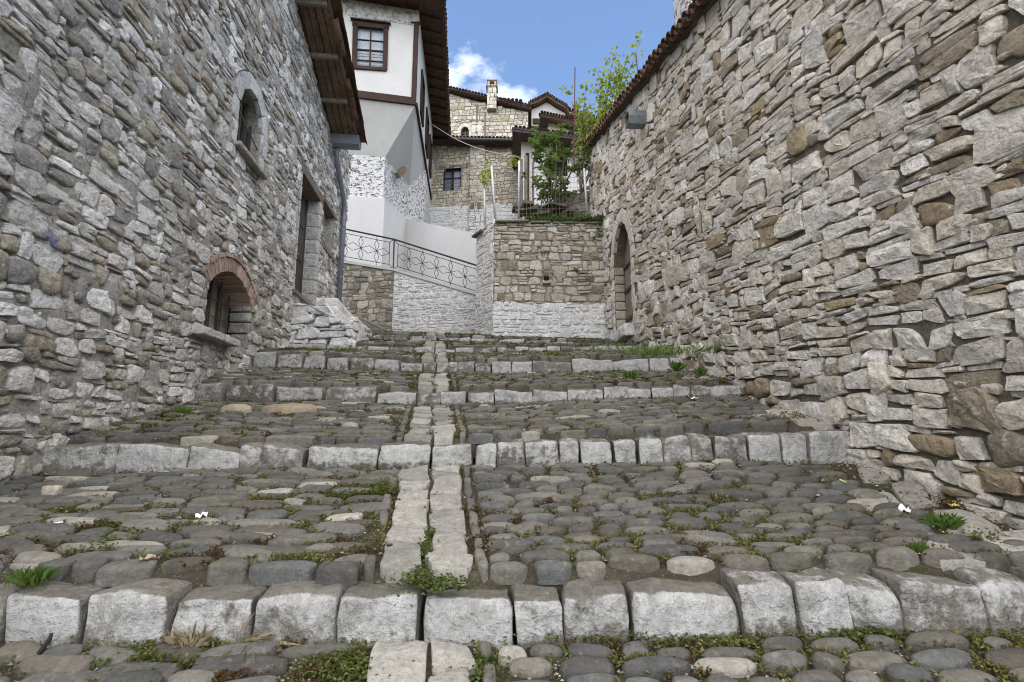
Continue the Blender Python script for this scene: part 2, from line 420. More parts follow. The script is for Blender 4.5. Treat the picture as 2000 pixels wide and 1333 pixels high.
def stone_mat(name, patch=None, chip=.35, chipcol=(.62,.61,.58), bump=.02, bscale=16, paint=(.60,.585,.555), wear=.47, moss=0.0, spec=.2, rough=.9, soil=0.0, spot=None, grime=0.0):
    n = NT(name); a = n.attr("tint").outputs['Color']; ws = n.attr("wash").outputs['Fac']
    n1 = n.noise(2.3, 4); n2 = n.noise(21, 6, .7); n3 = n.noise(70, 3, .7); n4 = n.noise(7, 6, .64)
    c = n.mul(a, n.rng(n1, .3, .7, .82, 1.18)); c = n.mul(c, n.rng(n2, .28, .72, .66, 1.3)); c = n.mul(c, n.rng(n3, .3, .7, .84, 1.15))
    if patch is not None: c = n.mix(n.rng(n.noise(5.3, 6, .65), .55, .66), c, patch)
    if chip: c = n.mix(n.math('MULTIPLY', n.rng(n.noise(13, 6, .74), .58, .66), chip), c, chipcol)
    c = n.mix(n.rng(n.noise(33, 5, .75), .33, .24, 0, .55), c, (.10,.095,.085))
    if moss: c = n.mix(n.math('MULTIPLY', n.rng(n.noise(3.1, 8, .7), .56, .70), moss), c, (.085,.085,.045))
    m = n.math('ADD', ws, n.rng(n.noise(9, 6, .72), .2, .8, -.5, .5)); pm = n.rng(m, wear, wear+.22)
    pc = n.mul(paint, n.rng(n2, .3, .7, .62, 1.12)); pc = n.mix(n.rng(n4, .52, .68, 0, .5), pc, (.30,.30,.285)); c = n.mix(pm, c, pc)
    c = n.mix(n.math('MULTIPLY', pm, n.rng(n.noise(30, 6, .7), .66, .70, 0, .45)), c, (.16,.155,.14))
    if grime: c = n.mix(n.math('MULTIPLY', n.rng(n.noise(4.6, 7, .72), .50, .70), grime), c, (.13,.125,.105))
    if spot is not None:
        p, r, sc_ = spot; d = n.t.nodes.new("ShaderNodeVectorMath"); d.operation = 'DISTANCE'; n.l(n.pos, d.inputs[0]); d.inputs[1].default_value = p
        c = n.mix(n.rng(n.math('ADD', d.outputs['Value'], n.rng(n.noise(24, 5), 0, 1, -.06, .06)), r, r*.4, 0, .75), c, sc_)
    b1 = n.bump(n2, bump, 1.0); h = n.math('ADD', n.math('MULTIPLY', n4, 1.6), n.math('MULTIPLY', n3, .25))
    b2 = n.bump(h, bump*1.3, 1.0, b1); b3 = n.bump(n.vor(bscale, 'DISTANCE_TO_EDGE'), bump*.35, .6, b2)
    return n.done(c, b3, rough, None, spec)

M = {}
M['lime'] = stone_mat('limestone_rubble', grime=.22, chip=.5, chipcol=(.62,.585,.52), bump=.024, paint=(.68,.67,.65))
M['grey'] = stone_mat('grey_rubble', grime=.3, chip=.95, chipcol=(.66,.655,.645), bump=.03, wear=.5, spot=((0,0,0), .01, (.03,.06,.25)))
M['cobble'] = stone_mat('river_cobble', chip=.3, chipcol=(.30,.29,.265), bump=.012, wear=.6, moss=.6, rough=.82, spec=.3)
M['kerb'] = stone_mat('whitewashed_kerb', chip=.5, chipcol=(.36,.35,.325), bump=.026, wear=.42, moss=.5, paint=(.50,.49,.465), grime=.75)
M['slab'] = stone_mat('worn_white_slab', grime=.55, chip=.4, chipcol=(.48,.455,.40), bump=.014, wear=.6, moss=.25)
M['tan'] = stone_mat('tan_rubble', chip=.4, chipcol=(.56,.53,.46), bump=.022, wear=.38, moss=.3, paint=(.84,.83,.81), grime=.3)
M['washed'] = stone_mat('whitewashed_rubble', chip=.2, bump=.026, wear=.30, moss=.2, paint=(.82,.81,.79), grime=.35)

def mortar_mat(name, c1, c2, bump=.02, wash=False):
    n = NT(name); n1 = n.noise(2.2, 8, .65); n2 = n.noise(26, 9, .7); n3 = n.noise(90, 5, .7)
    c = n.mix(n.rng(n1, .3, .7), c1, c2); c = n.mul(c, n.rng(n2, .28, .72, .55, 1.3)); c = n.mul(c, n.rng(n3, .3, .7, .8, 1.2))
    if wash:
        ws = n.attr("wash").outputs['Fac']; m = n.math('ADD', ws, n.rng(n.noise(9, 6, .72), .2, .8, -.5, .5)); c = n.mix(n.rng(m, .35, .6), c, (.74,.735,.72))
    b = n.bump(n2, bump, 1); b = n.bump(n.noise(8, 8, .65), bump*1.6, 1, b)
    return n.done(c, b, .95, None, .1)
M['mortar_r'] = mortar_mat('earthy_mortar', (.13,.112,.088), (.23,.205,.165), .03)
M['mortar_l'] = mortar_mat('grey_lime_mortar', (.29,.27,.24), (.48,.46,.42), .03)
M['mortar_t'] = mortar_mat('brown_mortar', (.20,.182,.148), (.31,.29,.245), wash=True)
def soil_mat():
    n = NT('soil_and_moss'); n1 = n.noise(3.5, 8, .7); n2 = n.noise(40, 8, .75)
    c = n.mix(n.rng(n1, .35, .65), (.050,.041,.031), (.098,.084,.064)); c = n.mul(c, n.rng(n2, .25, .75, .5, 1.5))
    c = n.mix(n.rng(n.noise(6.5, 8, .75), .50, .62, 0, .8), c, (.050,.055,.018)); c = n.mix(n.rng(n.noise(75, 4, .7), .63, .67), c, (.30,.29,.26))
    b = n.bump(n2, .02, 1); return n.done(c, n.bump(n1, .04, 1, b), .95, None, .1)
M['soil'] = soil_mat()
def plaster_mat(name, col=(.80,.81,.82), stain=.35, bump=.004, speck=0.0, pits=0.0, streak=False):
    n = NT(name); n1 = n.noise(.9, 7, .65); n2 = n.noise(30, 8, .7)
    c = n.mul(col, n.rng(n1, .3, .7, .9, 1.04)); c = n.mul(c, n.rng(n2, .3, .7, .95, 1.04))
    c = n.mix(n.rng(n.noise(1.7, 9, .72), .52, .72, 0, stain), c, (.50,.49,.47))
    hb = n2
    if streak: c = n.mix(n.rng(n.noise(2.2, 7, .7, n.map(n.pos, (3, 3, .35))), .52, .72, 0, stain*.8), c, (.45,.43,.38))
    if speck: c = n.mix(n.rng(n.noise(7, 6, .75), .48, .56, 0, speck), c, (.17,.155,.13))
    if pits:
        pv = n.map(n.pos, (1, 1, 1.7)); d = n.noise(8.5, 5, .66, pv, .6); k = n.rng(d, .545, .60); c = n.mix(n.math('MULTIPLY', k, pits), c, (.085,.08,.07))
        hb = n.math('SUBTRACT', n.noise(5, 7, .6), n.math('MULTIPLY', k, .8)); bump = .05
    return n.done(c, n.bump(hb, bump, 1), .9, None, .15)
M['plaster'] = plaster_mat('white_plaster', (.54,.535,.525), stain=.6, streak=True)
M['plaster_low'] = plaster_mat('stained_white_plaster', (.52,.515,.505), .55, streak=True)
M['plaster_top'] = plaster_mat('flaking_white_plaster', (.50,.495,.49), speck=.75, stain=.4)
M['pitted'] = plaster_mat('pitted_whitewash_over_stone', (.58,.575,.565), .3, pits=.85)
def wood_mat(name, c1, c2, scale=(14,14,1.2), rough=.75, bump=.006, axis=None):
    n = NT(name); v = n.map(n.pos, scale); n1 = n.noise(3, 8, .7, v, .4); n2 = n.noise(2.0, 6, .6)
    c = n.mix(n.rng(n1, .3, .7), c1, c2); c = n.mul(c, n.rng(n2, .3, .7, .7, 1.25)); return n.done(c, n.bump(n1, bump, 1), rough, None, .25)
M['brown'] = wood_mat('brown_painted_wood', (.024,.013,.010), (.052,.027,.020))
M['eave_wood'] = wood_mat('weathered_eave_boards', (.06,.042,.030), (.24,.175,.125), (9, 2.2, 9))
M['eave_dark'] = wood_mat('dark_soffit_boards', (.055,.034,.025), (.13,.08,.058), (9, 2.2, 9))
M['rafter'] = wood_mat('grey_rafter_wood', (.10,.085,.07), (.23,.20,.17), (3, 12, 12))
M['door'] = wood_mat('dark_door_boards', (.042,.036,.030), (.085,.072,.060))
M['greywood'] = wood_mat('grey_weathered_wood', (.12,.105,.09), (.27,.24,.21))
M['lintel'] = wood_mat('timber_lintel', (.11,.085,.062), (.24,.19,.145), (12, 1.5, 12))
def simple(name, col, rough=.6, metal=0, spec=.3, var=.15, scale=8, bump=0):
    n = NT(name); c = n.mul(col, n.rng(n.noise(scale, 8, .68), .3, .7, 1-var, 1+var)); b = n.bump(n.noise(scale*3, 6, .6), bump, 1) if bump else None
    return n.done(c, b, rough, metal, spec)
M['gutter'] = simple('grey_painted_gutter', (.15,.165,.19), .45, 0, .5)
M['iron'] = simple('black_painted_iron', (.018,.018,.022), .5, 0, .4)
M['rust'] = simple('rusty_iron', (.085,.060,.045), .8, 0, .2, .4, 30)
M['zinc'] = simple('galvanised_sheet', (.17,.19,.20), .5, .4, .5, .3, 14)
M['post'] = simple('pale_galvanised_post', (.42,.44,.46), .55, .2, .4)
M['red_pole'] = simple('red_oxide_pole', (.09,.025,.024), .6)
M['brass'] = simple('brass_handle', (.42,.30,.11), .35, .8, .5)
M['cable'] = simple('grey_cable', (.33,.30,.27), .6)
M['black'] = simple('black_gutter', (.022,.022,.026), .5, 0, .4)
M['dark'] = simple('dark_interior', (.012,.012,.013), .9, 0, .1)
def brick_mat():
    n = NT('red_brick'); a = n.attr("tint").outputs['Color']; n2 = n.noise(30, 8, .7); c = n.mul(a, n.rng(n2, .3, .7, .65, 1.25)); c = n.mix(n.rng(n.noise(12, 8, .7), .56, .66, 0, .6), c, (.42,.40,.38))
    return n.done(c, n.bump(n2, .008, 1), .9, None, .15)
M['brick'] = brick_mat()
def tile_mat(name, c1, c2, lichen=.4):
    n = NT(name); oi = n.t.nodes.new("ShaderNodeObjectInfo").outputs['Random']; n1 = n.noise(4, 8, .7); n2 = n.noise(38, 8, .7)
    c = n.mix(n.rng(n1, .3, .7), c1, c2); c = n.mul(c, n.rng(oi, 0, 1, .7, 1.3)); c = n.mul(c, n.rng(n2, .3, .7, .7, 1.25)); c = n.mix(n.rng(n.noise(16, 8, .72), .56, .68, 0, lichen), c, (.20,.185,.15))
    return n.done(c, n.bump(n2, .008, 1), .88, None, .2)
M['tile'] = tile_mat('weathered_clay_tile', (.095,.058,.042), (.19,.118,.085))
M['tile_dark'] = tile_mat('dark_lichened_tile', (.060,.042,.034), (.14,.095,.072), .5)
def glass_mat():
    n = NT('window_glass'); n.b.inputs['Base Color'].default_value = (.06,.07,.08,1); n.b.inputs['Roughness'].default_value = .06; n.b.inputs['Specular IOR Level'].default_value = .8
    tr = n.t.nodes.new("ShaderNodeBsdfTransparent"); mx = n.t.nodes.new("ShaderNodeMixShader"); mx.inputs[0].default_value = .42
    n.l(tr.outputs[0], mx.inputs[1]); n.l(n.b.outputs[0], mx.inputs[2]); n.l(mx.outputs[0], n.out.inputs['Surface']); return n.m
M['glass'] = glass_mat(); M['glass_dark'] = glass_mat(); M['glass_dark'].name = 'dark_window_glass'; [setattr(nd.inputs['Base Color'], 'default_value', (.26,.34,.46,1)) for nd in M['glass'].node_tree.nodes if nd.bl_idname == 'ShaderNodeBsdfPrincipled']  # pale blue base colour of 'glass' paints in the sky reflected by the panes
M['curtain'] = simple('white_curtain', (.70,.72,.70), .9, 0, .1, .12, 6)
def leaf_mat(name, c1, c2, trans=.35, scale=7):
    n = NT(name); a = n.attr("tint").outputs['Color']; c = n.mix(n.noise(scale, 4, .6), c1, c2); c = n.mix(1.0, c, a, 'MULTIPLY'); n.done(c, None, .55, None, .35)
    tl = n.t.nodes.new("ShaderNodeBsdfTranslucent"); n.l(n.mul(c, 1.25), tl.inputs[0]); mx = n.t.nodes.new("ShaderNodeMixShader"); mx.inputs[0].default_value = trans
    n.l(n.b.outputs[0], mx.inputs[1]); n.l(tl.outputs[0], mx.inputs[2]); n.l(mx.outputs[0], n.out.inputs['Surface']); return n.m
M['weed'] = leaf_mat('weed_green', (.050,.085,.018), (.13,.15,.035))
M['moss'] = leaf_mat('moss_and_seedlings', (.075,.085,.018), (.17,.16,.04), .25)
M['grass'] = leaf_mat('grass_green', (.060,.115,.020), (.13,.19,.04))
M['drygrass'] = leaf_mat('dry_grass', (.22,.17,.10), (.34,.28,.18), .2)
M['loquat'] = leaf_mat('dark_glossy_leaves', (.055,.10,.024), (.13,.19,.045), .38)
M['vine'] = leaf_mat('fresh_yellow_green_leaves', (.17,.24,.03), (.33,.38,.06), .45)
M['bark'] = wood_mat('tree_bark', (.07,.055,.042), (.17,.14,.115), (10, 10, 2))
def sheet_mat(name, col, alpha):
    n = NT(name); n.done(col, None, .25, None, .5); tr = n.t.nodes.new("ShaderNodeBsdfTransparent"); mx = n.t.nodes.new("ShaderNodeMixShader"); mx.inputs[0].default_value = alpha
    n.l(tr.outputs[0], mx.inputs[1]); n.l(n.b.outputs[0], mx.inputs[2]); n.l(mx.outputs[0], n.out.inputs['Surface']); return n.m
M['plastic'] = sheet_mat('clear_plastic', (.75,.77,.80), .38)
M['paper'] = simple('white_paper', (.78,.78,.78), .85, 0, .1, .06)
M['greenplastic'] = simple('bright_green_plastic', (.30,.62,.08), .4)
M['yellowplastic'] = simple('yellow_wrapper', (.55,.38,.06), .5)
M['deadleaf'] = simple('dry_leaf', (.36,.27,.18), .8)
M['twig'] = simple('dark_twig', (.030,.024,.02), .9)
M['shale'] = stone_mat('dark_shale_slab', chip=.2, bump=.02, wear=.7, moss=.8)
STONE_DEFAULT.update({'dark_shale_slab': (srgb(120, 116, 104), 0.0), 'tan_rubble': (srgb(180, 172, 156), 0.0), 'whitewashed_rubble': (srgb(180, 178, 172), .8), 'grey_rubble': (srgb(160, 158, 152), 0.0), 'limestone_rubble': (srgb(190, 184, 172), 0.0), 'worn_white_slab': (srgb(190, 184, 172), 0.0)})
M['roofsheet'] = simple('grey_asbestos_sheet', (.36,.35,.32), .9, 0, .1, .25, 5)

# ------------------------------------------------------------------ street: six kerbed ramps
def Zp(px, py, Y): return P(px, py, Y).z
# each step: three stations (photo x, y of kerb foot, y of kerb top, depth) from left to right
STEPS = [
    [(-60, 1258, 1160, 2.42), (830, 1266, 1166, 2.40), (2080, 1242, 1140, 2.38)],
    [(75, 926, 871, 4.09), (838, 918, 869, 4.14), (1665, 903, 841, 4.19)],
    [(375, 783, 748, 6.29), (850, 796, 766, 6.05), (1457, 776, 752, 5.76)],
    [(490, 718, 686, 7.96), (850, 733, 708, 7.65), (1342, 728, 698, 7.36)],
    [(560, 682, 668, 9.54), (850, 693, 680, 9.30), (1262, 687, 675, 9.14)],
    [(700, 666, 651, 11.2), (905, 670, 659, 10.8), (1170, 679, 669, 10.4)],
]
ST = []
for s_ in STEPS:
    q = [P(px, (a+b)/2, Y) for px, a, b, Y in s_]
    ST.append(dict(x=np.array([p.x for p in q]), y=np.array([s[3] for s in s_]),
                   zb=np.array([Zp(s[0], s[1], s[3]) for s in s_]), zt=np.array([Zp(s[0], s[2], s[3]) for s in s_])))
def ip(i, k, x):
    d = ST[i]; return np.interp(x, d['x'], d[k])
SLOPE0 = .25
def yk(i, x):
    x = np.asarray(x, float)
    if i < 0: return np.full(x.shape, -4.0)
    if i >= len(ST): return np.full(x.shape, 15.2)
    return ip(i, 'y', x)
def G(x, y, tread):
    "height of the paving bed on tread number (0 = in front of the first kerb)"
    x = np.asarray(x, float); y = np.asarray(y, float)
    y0, y1 = yk(tread-1, x), yk(tread, x)
    z1 = ip(tread, 'zb', x) if tread < len(ST) else ip(tread-1, 'zt', x) + .20*(y1-y0)
    z0 = ip(tread-1, 'zt', x) if tread > 0 else z1 - SLOPE0*(y1-y0)
    v = (y-y0)/np.maximum(y1-y0, .01); z = z0 + (z1-z0)*v
    return z + .02*fbm(np.stack([x, y, x*0], -1), 1.3, 4, 2)
def tread_of(x, y):
    t = np.zeros(np.shape(x), int)
    for i in range(len(ST)): t += (y > yk(i, x)).astype(int)
    return t
def Gany(x, y):
    x = np.asarray(x, float); y = np.asarray(y, float); t = tread_of(x, y); z = np.zeros(x.shape)
    for k in range(len(ST)+1):
        m = t == k
        if m.any(): z[m] = G(x[m], y[m], k)
    return z
XL = lambda y: LA + LB*y
XR = lambda y: RA + RB*y
XC = lambda y: -.02 - .150*y          # centre line of the drainage slabs

V, Q, n0 = [], [], 0
for tr in range(len(ST)+1):
    nu, nv = 60, 60
    u = np.linspace(0, 1, nu+1); v = np.linspace(0, 1, nv+1)
    U, VV = np.meshgrid(u, v, indexing='ij')
    yy0 = -4.0 if tr == 0 else ST[tr-1]['y'].mean(); yy1 = ST[tr]['y'].mean() if tr < len(ST) else 15.2
    ya = yy0 + (yy1-yy0)*VV; x = XL(ya) - .5 + U*(XR(ya) + .5 - XL(ya) + .5)
    if tr == len(ST): x = -6.5 + U*9.2
    ys_ = yk(tr-1, x) + (.10 if tr else 0); y = ys_ + (yk(tr, x) + .03 - ys_)*VV
    z = G(x, y, tr) - .006 + .012*fbm(np.stack([x, y, x*0], -1), 9, 8, 2) - (.14*np.clip((.19 - (y - yk(tr-1, x)))/.03, 0, 1) if tr else 0)
    V.append(np.stack([x, y, z], -1).reshape(-1, 3))
    i = n0 + (np.arange(nu)[:, None]*(nv+1) + np.arange(nv)[None]).ravel(); Q.append(np.stack([i, i+nv+1, i+nv+2, i+1], -1)); n0 += (nu+1)*(nv+1)
street = ob("street", mesh_np("street", np.concatenate(V), np.concatenate(Q)), M['soil'], None, "structure")
street["label"] = "stepped cobbled street of sloping treads between the two stone walls"

def street_map(tr):
    def m(s, t, d): return np.stack([s, t, G(s, t, tr) + d], -1)
    return m

# kerb stones: photo x of the joints of each step
JOINTS = [
    [-190, -90, 5, 160, 328, 487, 660, 821, 1003, 1105, 1232, 1450, 1562, 1668, 1765, 1935, 2060, 2160],
    [75, 228, 362, 467, 512, 593, 737, 840, 925, 970, 1026, 1093, 1133, 1197, 1248, 1296, 1353, 1397, 1465, 1528, 1582, 1666],
    [375, 437, 537, 632, 735, 815, 862, 912, 967, 1040, 1108, 1180, 1230, 1275, 1320, 1350, 1390, 1458],
    [490, 541, 590, 637, 683, 732, 782, 826, 852, 895, 928, 960, 1000, 1040, 1118, 1200, 1270, 1310, 1343],
    [560, 637, 684, 716, 760, 808, 850, 890, 925, 970, 1006, 1033, 1068, 1095, 1125, 1160, 1190, 1205, 1236, 1262],
    [706, 728, 748, 798, 856, 897, 920, 945, 974, 1026, 1078, 1120, 1166],
]
rng = np.random.default_rng(11)
for i, js in enumerate(JOINTS):
    step = ob("step", None, None); step["label"] = ["kerb of the lowest step, widest stones, across the bottom", "second kerb up, pale stones ending below the big boulders of the wall", "third kerb up, with a long block beside the drainage slabs", "fourth kerb up, level with the foot of the brick-arched window", "fifth kerb up, low stones running into the whitewashed stoop", "uppermost low kerb, below the terrace wall"][i]
    step["kind"] = "structure"
    ymid = [1215, 890, 772, 715, 682, 664][i]
    for j in range(len(js)-1):
        a, b = js[j], js[j+1]; pc = (a+b)/2; Yc = np.interp(pc, [s[0] for s in STEPS[i]], [s[3] for s in STEPS[i]])
        xa, xb = P(a, ymid, Yc).x, P(b, ymid, Yc).x; xc = (xa+xb)/2
        zb, zt = float(ip(i, 'zb', xc)), float(ip(i, 'zt', xc)); yc = float(ip(i, 'y', xc))
        dzt = rng.uniform(-.012, .016) + (.022 if i == 0 and 1500 < pc < 1680 else 0) + (.02 if i == 0 and pc > 1700 else 0)
        dep = rng.uniform(.20, .27)*(1.0 if i < 4 else .85)
        if i == 2 and 630 < pc < 740: dzt += .035
        h = zt - zb + .16
        Vb, Qb, D = block(((xb-xa)/2 - rng.uniform(.000, .005), dep/2, h/2), rng.uniform(.016, .032)*(1 if i < 2 else .8), rng, .020 if i < 2 else .015, j)
        # worn upper front edge: lower the top toward the front, lean it back
        up = np.clip(Vb[:, 2]/h + .5, 0, 1)**2; fr = np.clip(-Vb[:, 1]/(dep/2), 0, 1)
        Vb[:, 2] -= up*fr**2*rng.uniform(.005, .03); Vb[:, 1] += up*rng.uniform(0, .03)
        Vb[:, 2] += Vb[:, 0]*rng.normal(0, .05)*up; Vb[:, 0] *= 1 - up*rng.uniform(-.01, .05); Vb[:, 1] += Vb[:, 0]*rng.normal(0, .06) + .02*fbm(Vb + j*7.3, 3.5, i, 2)*(D[:, 1] < -.3); Vb[:, 2] += .022*fbm(Vb + j*3.1, 5.5, i+4, 3)*up
        sk = rng.normal(0, .03); Vb[:, 0] += Vb[:, 2]*sk
        rz = math.atan2(float(ip(i, 'y', xb) - ip(i, 'y', xa)), xb-xa) + rng.normal(0, .025)
        c, s_ = math.cos(rz), math.sin(rz)
        W = np.stack([xc + Vb[:, 0]*c - Vb[:, 1]*s_, yc + dep/2 + Vb[:, 0]*s_ + Vb[:, 1]*c + rng.uniform(-.012, .012), (zb - .16 + zt)/2 + dzt + Vb[:, 2]], -1)
        wash = np.clip(-D[:, 1]*1.0 + .12, 0, 1)*rng.uniform(.40, 1.0) + np.clip(D[:, 2], 0, 1)*(.34 if (i == 0 and pc > 1500) or (i == 1 and pc > 930) else .08)
        wash *= np.clip((Vb[:, 2] + h/2 - .14)/.06, .35, 1)
        ti = srgb(128, 123, 114)*rng.uniform(.6, .95)
        ob("kerb_stone", mesh_np("kerb_stone", W, Qb, None, True, ti, wash), M['kerb'], step)

# paving: cobbles, drainage slabs, edging
quads, Hs, es, rf, tn, trs, kind = [], [], [], [], [], [], []
COB = [srgb(124, 119, 110), srgb(116, 112, 105), srgb(126, 119, 107), srgb(112, 110, 106), srgb(134, 127, 116), srgb(118, 110, 98)]
rng = np.random.default_rng(5)
def addq(c, w_, h_, rot, jit=.08):
    k = np.array([[-1,-1],[1,-1],[1,1],[-1,1]])*np.array([w_/2, h_/2]); k = k*(1 + rng.normal(0, jit, (4, 2)))
    cs, sn = math.cos(rot), math.sin(rot); k = np.stack([k[:, 0]*cs - k[:, 1]*sn, k[:, 0]*sn + k[:, 1]*cs], -1); quads.append(k + np.array(c))
slabq, slabt, slabtr = [], [], []
for tr in range(0, 7):
    xs = np.array([XC(0)])
    ymid0 = 1.6 if tr == 0 else float(yk(tr-1, -.7)) + .16; ymid1 = float(yk(tr, -.7)) if tr < 6 else 13.6
    y = ymid0; Lt = ymid1 - ymid0
    base0 = yk(tr-1, np.array(-.7)); 
    while y < ymid1 - .03:
        right_h = rng.uniform(.062, .098)*(1.0 if tr < 3 else 1.15); f = (y - ymid0)/Lt
        x = XL(y) - .05
        while x < XR(y) + .05:
            xc_ = XC(y); left = x < xc_ - .26
            if left:
                big = rng.random() < .22; wd = rng.uniform(.15, .36)*(1.35 if big else 1); hh = right_h*rng.uniform(.9, 1.25)
            else:
                wd = rng.uniform(.13, .26) if rng.random() < .72 else rng.uniform(.24, .38); hh = right_h*rng.uniform(.9, 1.12)
            cx = x + wd/2; 
            lo = yk(tr-1, np.array(cx)) + (.17 if tr else 0) if tr else 1.6
            hi = yk(tr, np.array(cx)) if tr < 6 else 13.6
            cy = float(lo + (hi-lo)*f) + right_h/2 + rng.normal(0, .010 if not left else .02)
            x += wd
            if abs(cx - XC(cy)) < .235 + wd*.42 or cx > XR(cy) - (.46 if tr == 1 and cy > 2.75 else (.34 if tr == 2 and cy < 5.0 else .06)) or cx < XL(cy) + .05 or cy > hi - .035: 
                if abs(cx - XC(cy)) < .235 + wd*.42 and cx > XC(cy): x = max(x, XC(cy) + .30)
                continue
            if rng.random() < (.035 if not left else .05): continue
            addq((cx, cy), wd*(.95 if not left else 1.0), hh*(.94 if not left else 1.02), rng.normal(0, .05 if not left else .13))
            pale = rng.random() < (.03 if not left else .08)
            Hs.append(rng.uniform(.026, .050) if not left else rng.uniform(.020, .046)); es.append(rng.uniform(2.0, 2.6) if not left else rng.uniform(2.3, 4.2)); rf.append(rng.uniform(.0, .22) if not left else rng.uniform(.1, .55))
            c = COB[rng.integers(len(COB))]*np.array([.97, 1.0, 1.02])*rng.uniform(.37, .70)
            tn.append(srgb(170, 164, 152)*rng.uniform(.5, .75) if pale else c); trs.append(tr)
        y += right_h
    # two columns of slabs
    for sd in (-1, 1):
        y = ymid0 - .02
        while y < ymid1 - .05:
            l_ = min(rng.uniform(.11, .30), ymid1 - y - .01)
            if ymid1 - (y+l_) < .1: l_ = ymid1 - y - .01
            a, b = y, y+l_
            wd = .215 if tr < 2 else .20
            x0a, x0b = XC(a) + (0.008 if sd > 0 else -.008), XC(b) + (0.008 if sd > 0 else -.008)
            q = [(x0a, a), (x0a + sd*wd, a), (x0b + sd*wd, b), (x0b, b)]
            if sd < 0: q = [q[1], q[0], q[3], q[2]]
            slabq.append(np.array(q) + rng.normal(0, .014, (4, 2))); slabt.append(srgb(174, 170, 160)*rng.uniform(.44, .80)); slabtr.append(tr); y += l_
    # narrow edging set lengthwise beside the slabs
    for sd in (-1, 1):
        y = ymid0
        while y < ymid1 - .1:
            l_ = rng.uniform(.10, .26); yc_ = y + l_/2; y += l_
            if sd < 0 and rng.random() < .45: continue
            addq((XC(yc_) + sd*rng.uniform(.262, .275), yc_), .062, l_*.95, rng.normal(.13, .04)); Hs.append(rng.uniform(.02, .045)); es.append(3.2); rf.append(.3); tn.append(srgb(122, 117, 108)*rng.uniform(.45, .75)); trs.append(tr)
quads = np.array(quads); Hs = np.array(Hs); es = np.array(es); rf = np.array(rf); tn = np.array(tn); trs = np.array(trs)
WA = []
for tr in range(7):
    m = np.where(trs == tr)[0]
    W, _, _ = stone_batch(quads[m], Hs[m], street_map(tr), es[m], rf[m], rng, N=18, rad=.05, relief=.14, embed=.05, gap=.004)
    WA.append((m, W))
idx = np.concatenate([m for m, _ in WA]); WA = np.concatenate([W for _, W in WA])
keep = in_view(WA, 250); idx = idx[keep]; WA = WA[keep]
link_stones(WA, tn[idx], M['cobble'], street, rng, 300, "cobble", "cobbles")
slabtr = np.array(slabtr); WS = []; ixs = []
for tr in range(7):
    m = np.where(slabtr == tr)[0]
    W, _, _ = stone_batch(np.array(slabq)[m], rng.uniform(.030, .042, len(m)), street_map(tr), 6.0, .9, rng, N=22, rad=.045, relief=.3, embed=.05, gap=.004); WS.append(W); ixs.append(m)
WS = np.concatenate(WS); ixs = np.concatenate(ixs); kp = in_view(WS); link_stones(WS[kp], np.array(slabt)[ixs][kp], M['slab'], street, rng, 300, "paving_slab", "paving_slabs")
# pale slabs along the foot of the right wall, loose big stones on the left, pale bits behind kerbs
def streetpt(px, py, tr, it=25):
    Y = 3.0 + tr
    lo, hi = .5, 16
    for _ in range(50):
        Y = (lo+hi)/2; p = P(px, py, Y); g = float(G(np.array(p.x), np.array(p.y), tr))
        if p.z > g: lo = Y
        else: hi = Y
    return P(px, py, Y)
def px_slab(poly, tr, H, mat, tint, name="paving_slab", e=7, rough=.8, N=18):
    q = np.array([[p.x, p.y] for p in (streetpt(px, py, tr) for px, py in poly)])
    W, _, _ = stone_batch(q[None], [H], street_map(tr), [e], [rough], rng, N=N, rad=.05, relief=.12, embed=.05, gap=.002)
    return ob(name, mesh_np(name, W[0], *stone_topology(N, 7), True, tint, 0.0), mat, street)
for poly, tr, H in [([(1775, 1000), (1850, 985), (1800, 940), (1735, 950)], 1, .035), ([(1850, 1042), (1975, 1050), (1890, 1004), (1815, 1010)], 1, .04), ([(1985, 1095), (2080, 1075), (2010, 1040), (1900, 1052)], 1, .04), ([(1690, 945), (1745, 942), (1720, 915), (1670, 918)], 1, .03), ([(1690, 1000), (1780, 1010), (1740, 965), (1665, 968)], 1, .03), ([(1830, 1100), (1930, 1105), (1890, 1062), (1800, 1060)], 1, .03),
                    ([(1560, 830), (1640, 838), (1600, 815), (1510, 812)], 2, .03), ([(1500, 812), (1560, 815), (1545, 803), (1485, 802)], 2, .03),
                    ([(300, 930), (440, 935), (390, 916), (310, 912)], 1, .035), ([(690, 990), (790, 975), (880, 968), (780, 960)], 1, .0)]:
    if H: px_slab(poly, tr, H*(.9 if poly[0][0] > 1480 and poly[0][1] < 1100 else .5), M['slab'], srgb(172, 167, 157)*rng.uniform(.6, .85))
for (px, py, a, b, hz, tr, col) in [(462, 808, .17, .09, .10, 2, (160, 148, 126)), (560, 808, .30, .12, .10, 2, (146, 132, 112)), (590, 806, .16, .10, .09, 2, (150, 140, 122))]:
    p = streetpt(px, py, tr); c = np.array([p.x, p.y]); q = c + np.array([[-a,-b],[a,-b],[a,b],[-a,b]])
    W, _, _ = stone_batch(q[None], [hz], street_map(tr), [2.3], [.1], rng, N=20, rad=.05, embed=.05)
    ob("cobble", mesh_np("cobble", W[0], *stone_topology(20, 7), True, srgb(*col), 0.0), M['cobble'], street)

